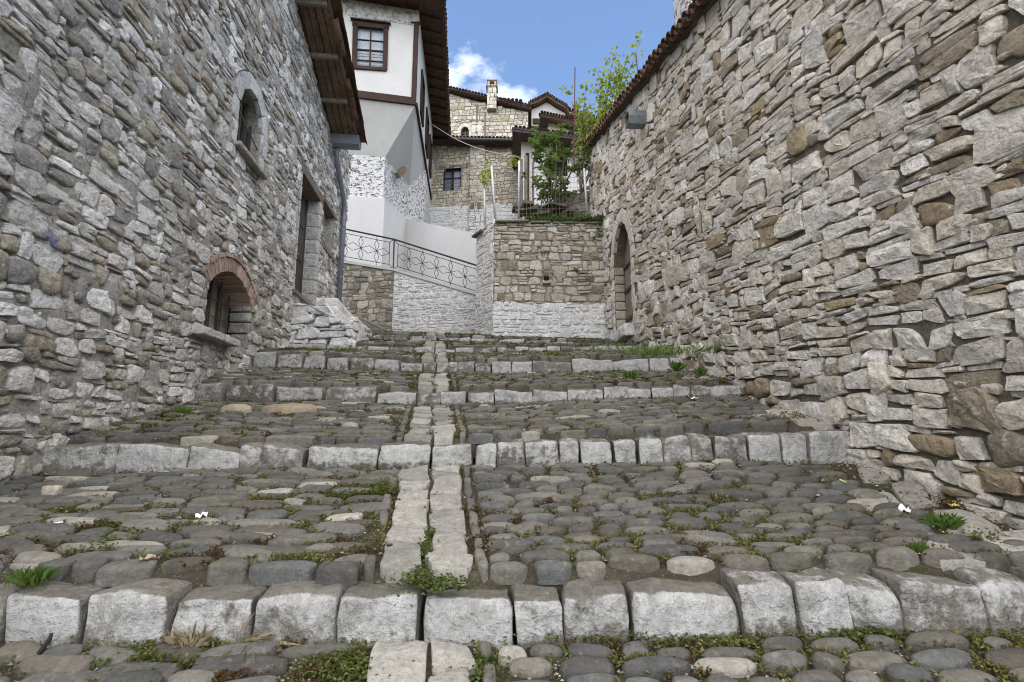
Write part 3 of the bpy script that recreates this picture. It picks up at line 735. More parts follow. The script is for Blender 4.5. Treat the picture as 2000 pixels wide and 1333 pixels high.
# which ground is covered by stone (2 cm raster), so that moss roots only in the joints
CGX, CGY, CGS = -5.0, 1.4, .02
COVER = np.zeros((400, 620), bool)
def cover_quads(qs, grow=1.0):
    for q_ in qs:
        c_ = q_.mean(0); ux, uy = (q_[1]+q_[2]-q_[0]-q_[3])/4, (q_[2]+q_[3]-q_[0]-q_[1])/4; r_ = np.hypot(*ux) + np.hypot(*uy)
        i0, i1 = int((c_[0]-r_-CGX)/CGS), int((c_[0]+r_-CGX)/CGS)+1; j0, j1 = int((c_[1]-r_-CGY)/CGS), int((c_[1]+r_-CGY)/CGS)+1
        i0, i1, j0, j1 = max(i0, 0), min(i1, 399), max(j0, 0), min(j1, 619)
        if i1 <= i0 or j1 <= j0: continue
        gx, gy = np.meshgrid(CGX + (np.arange(i0, i1)+.5)*CGS - c_[0], CGY + (np.arange(j0, j1)+.5)*CGS - c_[1], indexing='ij'); det = ux[0]*uy[1] - ux[1]*uy[0]
        if abs(det) < 1e-9: continue
        a_, b_ = (gx*uy[1] - gy*uy[0])/det, (ux[0]*gy - ux[1]*gx)/det
        COVER[i0:i1, j0:j1] |= (np.abs(a_)**2.4 + np.abs(b_)**2.4) < grow
cover_quads(quads, .82); cover_quads(np.array(slabq), 1.3)
def uncovered(x, y):
    i = np.clip(((x-CGX)/CGS).astype(int), 0, 399); j = np.clip(((y-CGY)/CGS).astype(int), 0, 619); return ~COVER[i, j]

# ------------------------------------------------------------------ right: boundary wall with tiled coping and arched gate
bwall = thing("boundary_wall", "tall pale limestone rubble wall with clay tile coping and arched gate on the right", "wall")
rng = np.random.default_rng(21)
copR = lambda s: 5.44 + .31*(s - 5.72)
def groundR(s):
    s = np.asarray(s, float); return Gany(XR(s) - .02, s) - CZ
gR = np.interp
_gs = np.linspace(1.5, 13.4, 200); _gz = groundR(_gs)
gate = Hole(9.80, 11.12, 2.02, 3.62, 4.42, 1.7)
loR = lambda s: float(np.interp(s, _gs, _gz)) - .3
V, Q, W = wall_bed(1.6, 13.3, loR, lambda s: copR(s), mapR, [gate], amp=.014)
ob("mortar_core", mesh_np("mortar_core", W, Q), M['mortar_r'], bwall)
mb = MB(); wall_thickness(mb, 1.6, 13.3, loR, lambda s: copR(s), mapR, .62); mb.build("wall_back", M['mortar_r'], bwall)
def tiltR(q):
    s, t = q[..., 0], q[..., 1]; k = .02 + .29*np.clip((t + .3)/5.74, 0, 1)
    return np.stack([s, t + k*(s - 5.72)], -1)
q = rubble(1.7, 13.25, -2.2, 5.42, rng, lambda t: (.16, .29) if t < .3 else ((.09, .215) if t < 1.7 else (.11, .275)), lambda t: (.13, .36) if t < 1.7 else (.16, .46), .46, .028, .045)
q = tiltR(q)
cen = q.mean(1); g = np.interp(cen[:, 0], _gs, _gz)
big = gate.grow(.27, .30, 0)
ok = (cen[:, 1] > g - .12) & (cen[:, 1] < copR(cen[:, 0]) - .05) & ~big.inside(cen[:, 0], cen[:, 1], -.02) & (cen[:, 0] < 13.28)
q = q[ok]; cen = cen[ok]; n = len(q)
hgt = np.abs(q[:, 2:, 1].mean(1) - q[:, :2, 1].mean(1))
H = rng.uniform(.012, .036, n) + .06*hgt; low = cen[:, 1] < np.interp(cen[:, 0], _gs, _gz) + .75
H = H*np.where(low, 1.35, 1)
rough = np.where(rng.random(n) < .07, .15, rng.uniform(.7, 1, n))
W, PT, HH = stone_batch(q, H, mapR, np.where(rough < .3, 2.6, rng.uniform(3.6, 8, n)), rough, rng, N=22, rad=.06, push=big.pusher(), relief=.26, gap=.004)
pal = np.array([srgb(214, 206, 192), srgb(206, 197, 182), srgb(220, 213, 202), srgb(198, 189, 174), srgb(210, 199, 180)])
ti = pal[rng.integers(0, 5, n)]*np.array([.985, 1.0, 1.045])*rng.uniform(.84, 1.12, (n, 1)); br = (rng.random(n) < .05) | (rough < .3)
ti[br] = np.array([srgb(150, 134, 110), srgb(152, 141, 122), srgb(140, 130, 115)])[rng.integers(0, 3, br.sum())]*rng.uniform(.85, 1.15, (br.sum(), 1))
yl = rng.random(n) < .012; ti[yl] = srgb(178, 162, 130)
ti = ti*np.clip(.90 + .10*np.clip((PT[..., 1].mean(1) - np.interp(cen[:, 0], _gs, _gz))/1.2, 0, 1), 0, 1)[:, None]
wash = np.where((PT[..., 1] < 2.75) & (np.abs(PT[..., 0] - 11.5) < .42), .75, 0) + np.where((PT[..., 1] < 2.35) & (np.abs(PT[..., 0] - 9.4) < .5), .5, 0)
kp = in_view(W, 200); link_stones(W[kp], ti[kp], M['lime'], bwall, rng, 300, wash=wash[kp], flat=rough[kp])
# small packing stones pressed in the joints
m = 1500; c = np.stack([rng.uniform(2.0, 13.1, m), rng.uniform(0, 1, m)], -1); lo_ = np.interp(c[:, 0], _gs, _gz); c[:, 1] = lo_ + c[:, 1]*(copR(c[:, 0]) - lo_ - .05)
sz = np.stack([rng.uniform(.025, .075, m), rng.uniform(.012, .03, m)], -1); kk = np.array([[-1,-1],[1,-1],[1,1],[-1,1]])
qs = c[:, None] + kk[None]*sz[:, None]*(1 + rng.normal(0, .2, (m, 4, 2))); qs[..., 1] += (qs[..., 0]-c[:, None, 0])*.15
qs = qs[~big.inside(c[:, 0], c[:, 1], .05)]
W, _, _ = stone_batch(qs, rng.uniform(.015, .035, len(qs)), mapR, 4, .9, rng, N=10, rad=.1, relief=.2, gap=.0)
kp = in_view(W); link_stones(W[kp], pal[rng.integers(0, 5, kp.sum())]*rng.uniform(.7, 1.0, (kp.sum(), 1)), M['lime'], bwall, rng, 0, rest="packing_stones")
# gate: voussoirs, jamb blocks, reveal, leaf
gpart = ob("gate", None, None, bwall)
def arch_blocks(h, w_, nv, nj, mapf, H, mat, tint, parent, rng, jl=None, name="voussoir", rt=None, jamb_name="jamb_stone", both=True, w_top=None):
    m = (h.sa+h.sb)/2; hw = (h.sb-h.sa)/2; rise = h.tt-h.ts; w_top = w_top or w_; qs = []
    def at(a, k):     # angle 0..pi from sb side to sa side, k 0 inner 1 outer
        x = m + hw*math.cos(a); x = min(max(x, h.sa), h.sb); t = float(h.top(x)); x2 = m + (hw+w_)*math.cos(a); g2 = Hole(h.sa-w_, h.sb+w_, h.tb, h.ts, h.tt+w_top, h.p); t2 = float(g2.top(x2))
        return (x + (x2-x)*k, t + (t2-t)*k)
    an = np.linspace(0, math.pi, nv+1)
    for a, b in zip(an[:-1], an[1:]): qs.append(([at(a, 0), at(a, 1), at(b, 1), at(b, 0)], name))
    if nj:
        ys = np.linspace(h.tb, h.ts, nj+1)
        for k in range(nj):
            for sd, x in ((-1, h.sa), (1, h.sb)):
                if not both and sd > 0: continue
                ww = w_*(1.0 if k % 2 else .72)*rng.uniform(.85, 1.1)
                qd = [(x, ys[k]), (x + sd*ww, ys[k]), (x + sd*ww, ys[k+1]), (x, ys[k+1])]
                qs.append((qd if sd > 0 else [qd[1], qd[0], qd[3], qd[2]], jamb_name))
    A = np.array([a for a, _ in qs]); W, _, _ = stone_batch(A, np.full(len(A), H), mapf, 12.0, .8, rng, N=20, rad=.008, relief=.12, gap=.003, embed=.05)
    for i, (a, nm) in enumerate(qs):
        ob(nm, mesh_np(nm, W[i], *stone_topology(20, 7), True, np.asarray(tint)*rng.uniform(.88, 1.08), rt if rt is not None else 0.0), mat, parent)
arch_blocks(gate, .25, 7, 6, mapR, .035, M['lime'], srgb(205, 199, 188), gpart, rng, w_top=.30)
reveal(gate, mapR, .5, M['mortar_r'], gpart)
# jamb reveal stones on the far side
ys = np.linspace(gate.tb, gate.ts, 9)
for k in range(8):
    Vb, Qb, D = block((.035, .11, (ys[k+1]-ys[k])/2 - .008), .02, rng, .008, k)
    ct = mapR(np.array(gate.sb - .005), np.array((ys[k]+ys[k+1])/2), np.array(-.12)); Vr = np.stack([Vb[:, 1], Vb[:, 0], Vb[:, 2]], -1)
    ob("jamb_stone", mesh_np("jamb_stone", Vr + ct, Qb, None, True, srgb(172, 164, 150)*rng.uniform(.8, 1.05), .0), M['tan'], gpart)
leafg = ob("gate_leaf", None, None, gpart)
for k in range(8):
    s0 = gate.sa + .02 + k*(gate.sb-gate.sa-.04)/8; s1 = s0 + (gate.sb-gate.sa-.04)/8 - .008; tt = float(gate.top((s0+s1)/2)) - .02
    c8 = [mapR(np.array(s), np.array(t), np.array(d)) for t in (gate.tb + .02, tt) for s, d in ((s0, -.24 + .006*(k % 2)), (s1, -.24 + .006*(k % 2)), (s1, -.29), (s0, -.29))]
    MB().hexa(c8).build("plank", M['greywood'], leafg)
for t in (2.35, 3.0, 3.55):
    c8 = [mapR(np.array(s), np.array(t2), np.array(d)) for t2 in (t, t+.07) for s, d in ((gate.sa+.03, -.205), (gate.sb-.03, -.205), (gate.sb-.03, -.238), (gate.sa+.03, -.238))]
    MB().hexa(c8).build("cross_bar", M['rust'], leafg)
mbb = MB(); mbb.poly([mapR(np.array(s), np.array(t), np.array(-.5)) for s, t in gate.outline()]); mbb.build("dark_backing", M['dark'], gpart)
th = [mapR(np.array(s), np.array(t), np.array(d)) for t in (1.80, 2.03) for s, d in ((9.72, .22), (11.2, .10), (11.2, -.5), (9.72, -.5))]
Vb, Qb, D = block((.30, .74, .13), .03, rng, .03, 7)
ob("threshold", mesh_np("threshold", Vb + np.array(mapR(np.array(10.46), np.array(1.93), np.array(-.12))), Qb, None, True, srgb(185, 178, 165), .55), M['washed'], gpart)

# barrel tiles
def tile_mesh(name, L_=.44, r0=.095, r1=.078, th_=.014, n=8):
    V, Fq = [], []
    for (x, r) in ((0, r0), (L_, r1)):
        for rr in (r, r-th_):
            for k in range(n+1):
                a = math.pi*k/n; V.append((x, rr*math.cos(a), rr*math.sin(a)))
    m = n+1
    for k in range(n):
        Fq.append((k, k+1, 2*m+k+1, 2*m+k)); Fq.append((m+k+1, m+k, 3*m+k, 3*m+k+1)); Fq.append((k+1, k, m+k, m+k+1)); Fq.append((2*m+k, 2*m+k+1, 3*m+k+1, 3*m+k))
    Fq.append((0, 2*m, 3*m, m)); Fq.append((n, m+n, 3*m+n, 2*m+n))
    me = bpy.data.meshes.new(name); me.from_pydata(V, [], Fq); me.update(); me.polygons.foreach_set("use_smooth", [True]*len(Fq)); return me
TILE = tile_mesh("roof_tile"); TILE.materials.append(M['tile']); TILED = TILE.copy(); TILED.materials.clear(); TILED.materials.append(M['tile_dark'])
def frame(origin, xdir, zdir):
    x = Vector(xdir).normalized(); z = Vector(zdir); z = (z - x*z.dot(x)).normalized(); y = z.cross(x)
    m = Matrix((x, y, z)).transposed().to_4x4(); m.translation = Vector(origin); return m
coping = ob("coping", None, None, bwall)
rr = random.Random(4)
s = 4.6
while s < 13.3:
    for pan in (1, 0):
        ss = s + (.0 if pan else .10)
        p = Vector(mapR(np.array(ss), np.array(copR(ss) + (.055 if pan else .035)), np.array(.20 + rr.uniform(-.02, .02))))
        t = ob("roof_tile", TILE, None, coping); d = Vector((.97, rr.uniform(-.05, .05), .22 + rr.uniform(-.03, .03)))
        sl_ = Vector((RB, 1, .31)).normalized(); upv = d.cross(sl_); upv = upv if upv.z > 0 else -upv
        t.matrix_world = frame(p, d, -upv if pan else upv)
    s += .195
# mortar bed under the tiles
c8 = [mapR(np.array(s), np.array(copR(s) + t), np.array(d)) for t in (-.03, .04) for s, d in ((4.5, .06), (13.3, .06), (13.3, -.5), (4.5, -.5))]
MB().hexa(c8).build("coping_bed", M['mortar_r'], coping)
c8 = [mapR(np.array(s), np.array(copR(s) + t), np.array(d)) for s, d, t in ((4.5, -.1, .045), (13.3, -.1, .045), (13.3, -.6, .045), (4.5, -.6, .045), (4.5, -.1, .10), (13.3, -.1, .10), (13.3, -.6, .20), (4.5, -.6, .20))]
MB().hexa(c8).build("ridge", M['tile'], coping)

# galvanised spout sticking out of the right wall
sp = PW(1262, 236, RA, RB); ax = Vector((-.998, -.06, 0)); al = Vector((-.06, 1, .0)).normalized(); up = Vector((0, 0, 1))
prof = [(-.13, .02), (-.11, .13), (.11, .13), (.13, .02), (.09, -.12), (-.09, -.12)]
mb = MB(); ro, ri = [], []
for d in (-.1, .36):
    for k in (1.0, .93): ro.append([sp + ax*d + al*(a*k) + up*(b*k) for a, b in prof])
for k in range(6):
    j = (k+1) % 6; mb.poly([ro[0][k], ro[0][j], ro[2][j], ro[2][k]]); mb.poly([ro[1][j], ro[1][k], ro[3][k], ro[3][j]]); mb.poly([ro[2][k], ro[2][j], ro[3][j], ro[3][k]])
tag(mb.build("metal_spout", M['zinc']), "grey sheet metal spout jutting out high on the right wall", "spout")
# whitewashed pillar behind the coping
pil = thing("chimney", "whitewashed stone chimney rising behind the tiled coping of the right wall", "chimney")
c0 = P(1362, 30, 7.2); mb = MB(); mb.box(c0.x-.25, c0.x+.35, c0.y-.3, c0.y+.35, c0.z-1.6, c0.z+1.4); mb.build("shaft", M['pitted'], pil)
mb = MB(); mb.box(c0.x-.33, c0.x+.43, c0.y-.38, c0.y+.43, c0.z+1.4, c0.z+1.5); mb.build("cap", M['shale'], pil)

# ------------------------------------------------------------------ left: stone house
house = thing("stone_house", "grey rubble stone house with brick-arched window and wooden eaves on the left", "house")
rng = np.random.default_rng(33)
_gl = np.linspace(1.2, 13.8, 200); _glz = Gany(XL(_gl) + .02, _gl) - CZ
topL = lambda s: 7.12 + .32*(11.5 - s) if s < 11.6 else 7.9
loL = lambda s: float(np.interp(s, _gl, _glz)) - .3
hA = Hole(6.72, 7.56, 4.02, 4.70, 5.12, 2.0); hB = Hole(6.36, 7.76, 1.22, 1.86, 2.20, 2.0); hC = Hole(9.62, 11.0, 2.66, 5.24); hD = Hole(11.32, 12.35, 4.30, 5.36)
hl = [hA, hB, hC, hD]
V, Q, W = wall_bed(1.3, 13.6, loL, topL, mapL, hl, amp=.034, seed=12)
ob("mortar_core", mesh_np("mortar_core", W + np.array([.007, 0, 0]), Q), M['mortar_l'], house)
mb = MB(); wall_thickness(mb, 1.3, 13.6, loL, lambda s: 7.9 if s > 5 else 9.9, mapL, .75); 
mb.build("wall_back", M['mortar_l'], house)
q = rubble(1.5, 13.55, -2.0, 10.2, rng, lambda t: (.13, .23) if t < 1.4 else (.09, .20), lambda t: (.12, .32) if t < 1.4 else (.14, .38), .30, .022, .04)
k_ = q.copy(); q[..., 1] += .015*(q[..., 0] - 6)
cen = q.mean(1); g = np.interp(cen[:, 0], _gl, _glz); gA, gB, gC = hA.grow(.24, .26, .06), hB.grow(.0, .27, .10), hC.grow(.10, .14, .0)
tl = np.array([topL(x) for x in cen[:, 0]])
ok = (cen[:, 1] > g - .12) & (cen[:, 1] < tl - .04)
for h in (gA, gB, gC, hD.grow(.02, .12, 0)): ok &= ~h.inside(cen[:, 0], cen[:, 1], -.02)
ok &= rng.random(len(q)) > .05
q = q[ok]; cen = cen[ok]; n = len(q); hgt = np.abs(q[:, 2:, 1].mean(1) - q[:, :2, 1].mean(1))
worn = rng.random(n) < .38
rough = np.where(worn, rng.uniform(0, .3, n), rng.uniform(.65, 1, n))
H = (rng.uniform(.010, .034, n) + .08*hgt)*np.where(worn, 1.15, 1)
W, PT, HH = stone_batch(q, H, mapL, np.where(worn, rng.uniform(2.2, 3.2, n), rng.uniform(2.6, 5, n)), rough, rng, N=20, rad=.06, push=pushers([gA, gB, gC, hD.grow(.02, .12, 0)]), relief=.26, gap=.006)
pl_ = np.array([srgb(212, 208, 201), srgb(226, 223, 217), srgb(200, 196, 188)]); pw_ = np.array([srgb(166, 160, 147), srgb(158, 153, 143), srgb(170, 161, 144), srgb(150, 147, 142), srgb(162, 152, 134)])
ti = np.where(worn[:, None], pw_[rng.integers(0, 5, n)], pl_[rng.integers(0, 3, n)])*np.array([.985, 1.0, 1.03])*rng.uniform(.80, 1.18, (n, 1))
rd = rng.random(n) < .012; ti[rd] = srgb(152, 130, 118)
lowm = cen[:, 1] < np.interp(cen[:, 0], _gl, _glz) + 1.1; ti[lowm] *= np.array([.92, .90, .87])
dw = np.hypot((PT[..., 0] - 6.2)/.75, (PT[..., 1] - .95)/.42); wash = np.clip(1.4 - dw, 0, .8)
wash += np.where((cen[:, 0] > 11) & (cen[:, 1] < 4.2), .22, 0)[:, None]
kp = in_view(W, 200); link_stones(W[kp], ti[kp], M['grey'], house, rng, 300, wash=wash[kp], flat=rough[kp])
m = 2200; c = np.stack([rng.uniform(1.8, 13.4, m), rng.uniform(0, 1, m)], -1); lo_ = np.interp(c[:, 0], _gl, _glz); c[:, 1] = lo_ + c[:, 1]*(np.array([topL(x) for x in c[:, 0]]) - lo_ - .05)
sz = np.stack([rng.uniform(.02, .07, m), rng.uniform(.012, .035, m)], -1); qs = c[:, None] + kk[None]*sz[:, None]*(1 + rng.normal(0, .2, (m, 4, 2)))
for h in hl: 
    f = ~h.inside(c[:, 0], c[:, 1], .3); qs = qs[f]; c = c[f]
W, _, _ = stone_batch(qs, rng.uniform(.012, .03, len(qs)), mapL, 3, .6, rng, N=10, rad=.1, relief=.2, gap=.0)
kp = in_view(W); nn = kp.sum(); link_stones(W[kp], np.where((rng.random(nn) < .5)[:, None], pw_[rng.integers(0, 5, nn)], pl_[rng.integers(0, 3, nn)])*rng.uniform(.8, 1.1, (nn, 1)), M['grey'], house, rng, 0, rest="packing_stones")
p_ = PW(90, 468, LA, LB)
for nd in M['grey'].node_tree.nodes:
    if nd.bl_idname == "ShaderNodeVectorMath" and nd.operation == 'DISTANCE': nd.inputs[1].default_value = p_
for nd in M['grey'].node_tree.nodes:
    if nd.bl_idname == "ShaderNodeMapRange" and abs(nd.inputs[1].default_value - .01) < 1e-5: nd.inputs[1].default_value = .11; nd.inputs[2].default_value = .04

# arched upper window
wA = ob("arched_window", None, None, house)
arch_blocks(hA, .24, 5, 2, mapL, .03, M['lime'], srgb(196, 196, 194), wA, rng, w_top=.26)
reveal(hA, mapL, .23, M['mortar_l'], wA)
def onL(s, t, d): return tuple(mapL(np.array(s), np.array(t), np.array(d)))
def slabL(s0, s1, t0, t1, d0, d1, name, mat, parent):
    return MB().hexa([onL(s0,t0,d1), onL(s1,t0,d1), onL(s1,t0,d0), onL(s0,t0,d0), onL(s0,t1,d1), onL(s1,t1,d1), onL(s1,t1,d0), onL(s0,t1,d0)]).build(name, mat, parent)
sash = ob("sash", None, None, wA)
for k in range(5):
    x = hA.sa + .01 + k*.205; slabL(x-.02, x+.02, hA.tb, float(hA.top(min(max(x, hA.sa+.03), hA.sb-.03))), -.19, -.145, "bar", M['door'], sash)
slabL(hA.sa, hA.sb, 4.02, 4.08, -.19, -.15, "bar", M['door'], sash)
mb = MB(); mb.poly([onL(s, t, -.205) for s, t in hA.outline()]); mb.build("pane", M['glass_dark'], wA)
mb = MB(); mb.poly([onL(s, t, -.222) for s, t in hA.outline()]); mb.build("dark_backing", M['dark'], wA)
MB().tube([onL(6.70, 4.62, -.02), onL(7.60, 4.42, -.04)], .011, 6).build("tie_bar", M['rafter'], wA)
Vb, Qb, D = block((.10, .52, .035), .02, rng, .008); Vb[:, 0] += LB*Vb[:, 1]
ob("sill", mesh_np("sill", Vb + np.array(onL(7.14, 3.99, .03)), Qb, None, True, srgb(165, 160, 150), 0.0), M['grey'], wA)

# low window under a brick arch
wB = ob("barred_window", None, None, house)
ringa = ob("brick_arch", None, None, wB)
mid, hw = (hB.sa+hB.sb)/2, (hB.sb-hB.sa)/2
rad_ = (hw**2 + (hB.tt-hB.ts)**2)/(2*(hB.tt-hB.ts)); cy_ = hB.tt - rad_; a0 = math.asin(hw/rad_)
def ring(r0, r1, nb, dep0, dep1, aa):
    an = np.linspace(-aa, aa, nb+1)
    for a, b in zip(an[:-1], an[1:]):
        g_ = (b-a)*.07; a, b = a+g_, b-g_; rj = rng.uniform(-.006, .006)
        c4 = [(mid + r*math.sin(x), cy_ + (r+rj)*math.cos(x)) for r, x in ((r0, a), (r0, b), (r1, b), (r1, a))]
        d0, d1 = dep0, dep1 + rng.uniform(-.006, .008)
        me = MB().hexa([onL(s, t, d0) for s, t in c4] + [onL(s, t, d1) for s, t in c4]).mesh("brick")
        at = me.attributes.new("tint", 'FLOAT_COLOR', 'POINT'); tcol = srgb(*[(164, 142, 130), (156, 132, 119), (170, 152, 140), (150, 128, 118)][rng.integers(4)])*rng.uniform(.8, 1.1)
        at.data.foreach_set("color", np.tile(np.append(tcol, 1), len(me.vertices)).astype(np.float32)); ob("brick", me, M['brick'], ringa)
ring(rad_ + .002, rad_ + .19, 27, -.50, .025, a0 + .02); ring(rad_ + .205, rad_ + .255, 9, -.06, .04, a0 + .06)
mb = MB(); cs = np.linspace(-a0, a0, 17)
for a, b in zip(cs[:-1], cs[1:]):
    mb.poly([onL(mid+rad_*math.sin(x)*1.012, cy_+rad_*math.cos(x)+.012, d) for x, d in ((a, .0), (b, .0), (b, -.6), (a, -.6))])
mb.build("arch_joint", M['mortar_l'], wB)
# the wall over the window closes down to the brick ring
h2 = Hole(hB.sa, hB.sb, hB.tb, cy_ + rad_*math.cos(a0), None)
for s_, dd in ((hB.sa, -1), (hB.sb, 1)):
    ys = [1.22, 1.46, 1.64, 1.80, 1.99]
    for k in range(4):
        Vb, Qb, D = block((.05, .165, (ys[k+1]-ys[k])/2 - .006), .025, rng, .012, k); Vr = np.stack([Vb[:, 1], Vb[:, 0] + LB*0, Vb[:, 2]], -1); Vr[:, 1] += 0
        ct = np.array(onL(s_ + dd*.03, (ys[k]+ys[k+1])/2, -.15)); ob("jamb_stone", mesh_np("jamb_stone", Vr + ct, Qb, None, True, srgb(158, 156, 150)*rng.uniform(.8, 1.05), 0.0), M['grey'], wB)
slabL(hB.sa-.05, hB.sb+.05, 1.05, 1.235, -.62, -.02, "sill_bed", M['mortar_l'], wB)
for s0, s1 in ((6.02, 6.62), (6.64, 7.08)):
    Vb, Qb, D = block((.17, (s1-s0)/2, .05), .014, rng, .022); Vb[:, 0] += LB*Vb[:, 1]
    ob("sill", mesh_np("sill", Vb + np.array(onL((s0+s1)/2, 1.19, .02)), Qb, None, True, srgb(180, 180, 178), .75), M['grey'], wB)
shut = ob("shutter", None, None, wB)
for k in range(7):
    x0 = hB.sa + k*.20; slabL(x0+.004, x0+.194, 1.2, 2.22, -.38 - .008*(k % 2), -.33 - .008*(k % 2), "plank", M['door'] if k % 2 else M['greywood'], shut)
gr = ob("iron_grille", None, None, wB)
for k in range(5):
    x0 = hB.sa + .14 + k*.28; MB().tube([onL(x0, 1.2, -.27), onL(x0, 2.2, -.27)], .011, 6).build("bar", M['rust'], gr)
for t in (1.35, 1.6, 1.85): MB().tube([onL(hB.sa, t, -.282), onL(hB.sb, t, -.282)], .009, 6).build("bar", M['rust'], gr)
# tall door
dC = ob("door", None, None, house)
reveal(hC, mapL, .36, M['pitted'], dC)
for k in range(2):
    x0 = hC.sa + .06 + k*.64; slabL(x0, x0+.632, 2.68, 5.12, -.34, -.27, "door_leaf", M['door'], dC)
    for j in range(3): slabL(x0+.08, x0+.55, 2.85 + j*.78, 2.85 + j*.78+.64, -.268, -.255, "panel", M['door'], dC)
slabL(hC.sa, hC.sa+.055, 2.66, 5.2, -.34, -.25, "door_frame", M['door'], dC); slabL(hC.sb-.055, hC.sb, 2.66, 5.2, -.34, -.25, "door_frame", M['door'], dC)
slabL(hC.sa-.22, hC.sb+.20, 5.16, 5.33, -.36, .035, "lintel", M['lintel'], dC)
slabL(hC.sa-.12, hC.sb+.15, 2.60, 2.67, -.36, .10, "threshold", M['rafter'], dC)
MB().tube([onL(10.42, 3.50, -.25), onL(10.42, 3.75, -.25)], .018, 8).build("handle_plate", M['brass'], dC)
MB().tube([onL(10.42, 3.68, -.25), onL(10.42, 3.68, -.19), onL(10.30, 3.67, -.19)], .012, 8).build("handle", M['brass'], dC)
ys = np.linspace(2.66, 5.15, 9)
for k in range(8):
    for s_, dd, wd in ((hC.sb, 1, .16), (hC.sa, -1, .05)):
        Vb, Qb, D = block((wd/2 if dd > 0 else .03, .18, (ys[k+1]-ys[k])/2 - .006), .02, rng, .010, k)
        Vr = np.stack([Vb[:, 1], Vb[:, 0], Vb[:, 2]], -1); ct = np.array(onL(s_ + dd*(wd/2 - .015), (ys[k]+ys[k+1])/2, -.14))
        ob("jamb_stone", mesh_np("jamb_stone", Vr + ct, Qb, None, True, srgb(185, 183, 178)*rng.uniform(.85, 1.05), .45), M['grey'], dC)
# blocked window beyond the door
wD = ob("blocked_window", None, None, house)
reveal(hD, mapL, .22, M['mortar_l'], wD); slabL(hD.sa-.15, hD.sb+.2, 5.34, 5.44, -.3, .03, "lintel", M['lintel'], wD)
qd = rubble(hD.sa, hD.sb, 4.3, 5.34, rng, (.16, .24), (.25, .5), .1, .012, .01); qd[..., 0] = np.clip(qd[..., 0], hD.sa, hD.sb); qd[..., 1] = np.clip(qd[..., 1], 4.3, 5.34)
W, _, _ = stone_batch(qd, np.full(len(qd), .04), lambda s, t, d: mapL(s, t, d-.22), 5, .8, rng, N=16, rad=.04)
link_stones(W, np.tile(srgb(170, 166, 156), (len(qd), 1))*rng.uniform(.8, 1.05, (len(qd), 1)), M['grey'], wD, rng, 300)
slabL(hD.sa, hD.sb, 4.3, 5.36, -.30, -.225, "infill", M['mortar_l'], wD)
slabL(hD.sa-.05, hD.sb+.12, 4.21, 4.30, -.2, .06, "sill", M['shale'], wD)

# roof: rake over the alley side, boards on rafters, tiles, gutter at its low end, downpipe
roof = ob("roof", None, None, house)
OV = .62
rake = lambda s: 7.15 + .32*(11.45 - s)
for j in range(5):
    d0 = -.1 + j*(OV+.1)/5; d1 = d0 + (OV+.1)/5 - [.022, .014, .03, .018, .01][j]
    c8 = [onL(s, rake(s) + t, d) for t in (.07 - .012*(j % 2), .10) for s, d in ((4.5, d0), (11.75, d0), (11.75, d1), (4.5, d1))]
    MB().hexa(c8).build("soffit_board", M['eave_wood'], roof)
s = 11.62
while s > 5:
    MB().beam(onL(s, rake(s) + .02, -.2), onL(s, rake(s) + .02, OV - .04), .07, .09).build("rafter", M['greywood'], roof); s -= 1.02
MB().beam(onL(4.5, rake(4.5)+.10, OV), onL(11.75, rake(11.75)+.10, OV), .03, .10).build("barge_board", M['rafter'], roof)
c8 = [onL(s, rake(s) + t, d) for t in (.105, .16) for s, d in ((4.5, -3.2), (11.8, -3.2), (11.8, OV+.02), (4.5, OV+.02))]
MB().hexa(c8).build("roof_deck", M['tile_dark'], roof)
slp = Vector(onL(10, rake(10), 0)) - Vector(onL(11, rake(11), 0)); slp.normalize(); nrm = Vector((LB, 1, 0)).cross(Vector((0,0,1))).normalized()
upv = slp.cross(Vector((.9945, .1044, 0))); upv = upv if upv.z > 0 else -upv
rr = random.Random(9); s = 11.86; k = 0
while s > 5:
    for row in range(3):
        t = ob("roof_tile", TILE, None, roof); t.matrix_world = frame(Vector(onL(s, rake(s) + (.17 if row else .10) + rr.uniform(-.015, .025), OV + .10 - row*.21 + rr.uniform(-.015, .015))), slp + Vector((rr.uniform(-.06, .06), 0, .17)), upv) @ Matrix.Scale(1.25 if row == 0 else 1.0, 4)
    if rr.random() < .6:
        t = ob("roof_tile", TILE, None, roof); t.matrix_world = frame(Vector(onL(s-.1, rake(s) + .14, OV + .03)), slp + Vector((rr.uniform(-.04, .04), 0, .03)), -upv)
    s -= .31
gut = ob("gutter", None, None, house)
g0, g1 = Vector(onL(11.72, 7.10, -.5)), Vector(onL(11.72, 7.10, OV+.06)); gd = (g1-g0).normalized(); gs = gd.cross(Vector((0,0,1)))
pr = [(-.20, .09), (-.20, -.03), (-.17, -.14), (-.08, -.19), (.04, -.19), (.12, -.13), (.15, -.03), (.15, .07)]
mb = MB()
for (a, b), (c, d) in zip(pr[:-1], pr[1:]):
    mb.poly([g0 + gs*-a + Vector((0,0,b)), g1 + gs*-a + Vector((0,0,b)), g1 + gs*-c + Vector((0,0,d)), g0 + gs*-c + Vector((0,0,d))])
    mb.poly([g0 + gs*(-a*.93) + Vector((0,0,b*.93)), g0 + gs*(-c*.93) + Vector((0,0,d*.93)), g1 + gs*(-c*.93) + Vector((0,0,d*.93)), g1 + gs*(-a*.93) + Vector((0,0,b*.93))])
mb.build("gutter_trough", M['gutter'], gut); mb = MB(); mb.poly([g1 + gs*-a + Vector((0,0,b)) for a, b in pr]); mb.poly([g1 + gd*-.012 + gs*-a + Vector((0,0,b)) for a, b in pr][::-1]); mb.build("end_cap", M['gutter'], gut)
pipe = ob("downpipe", None, None, house)
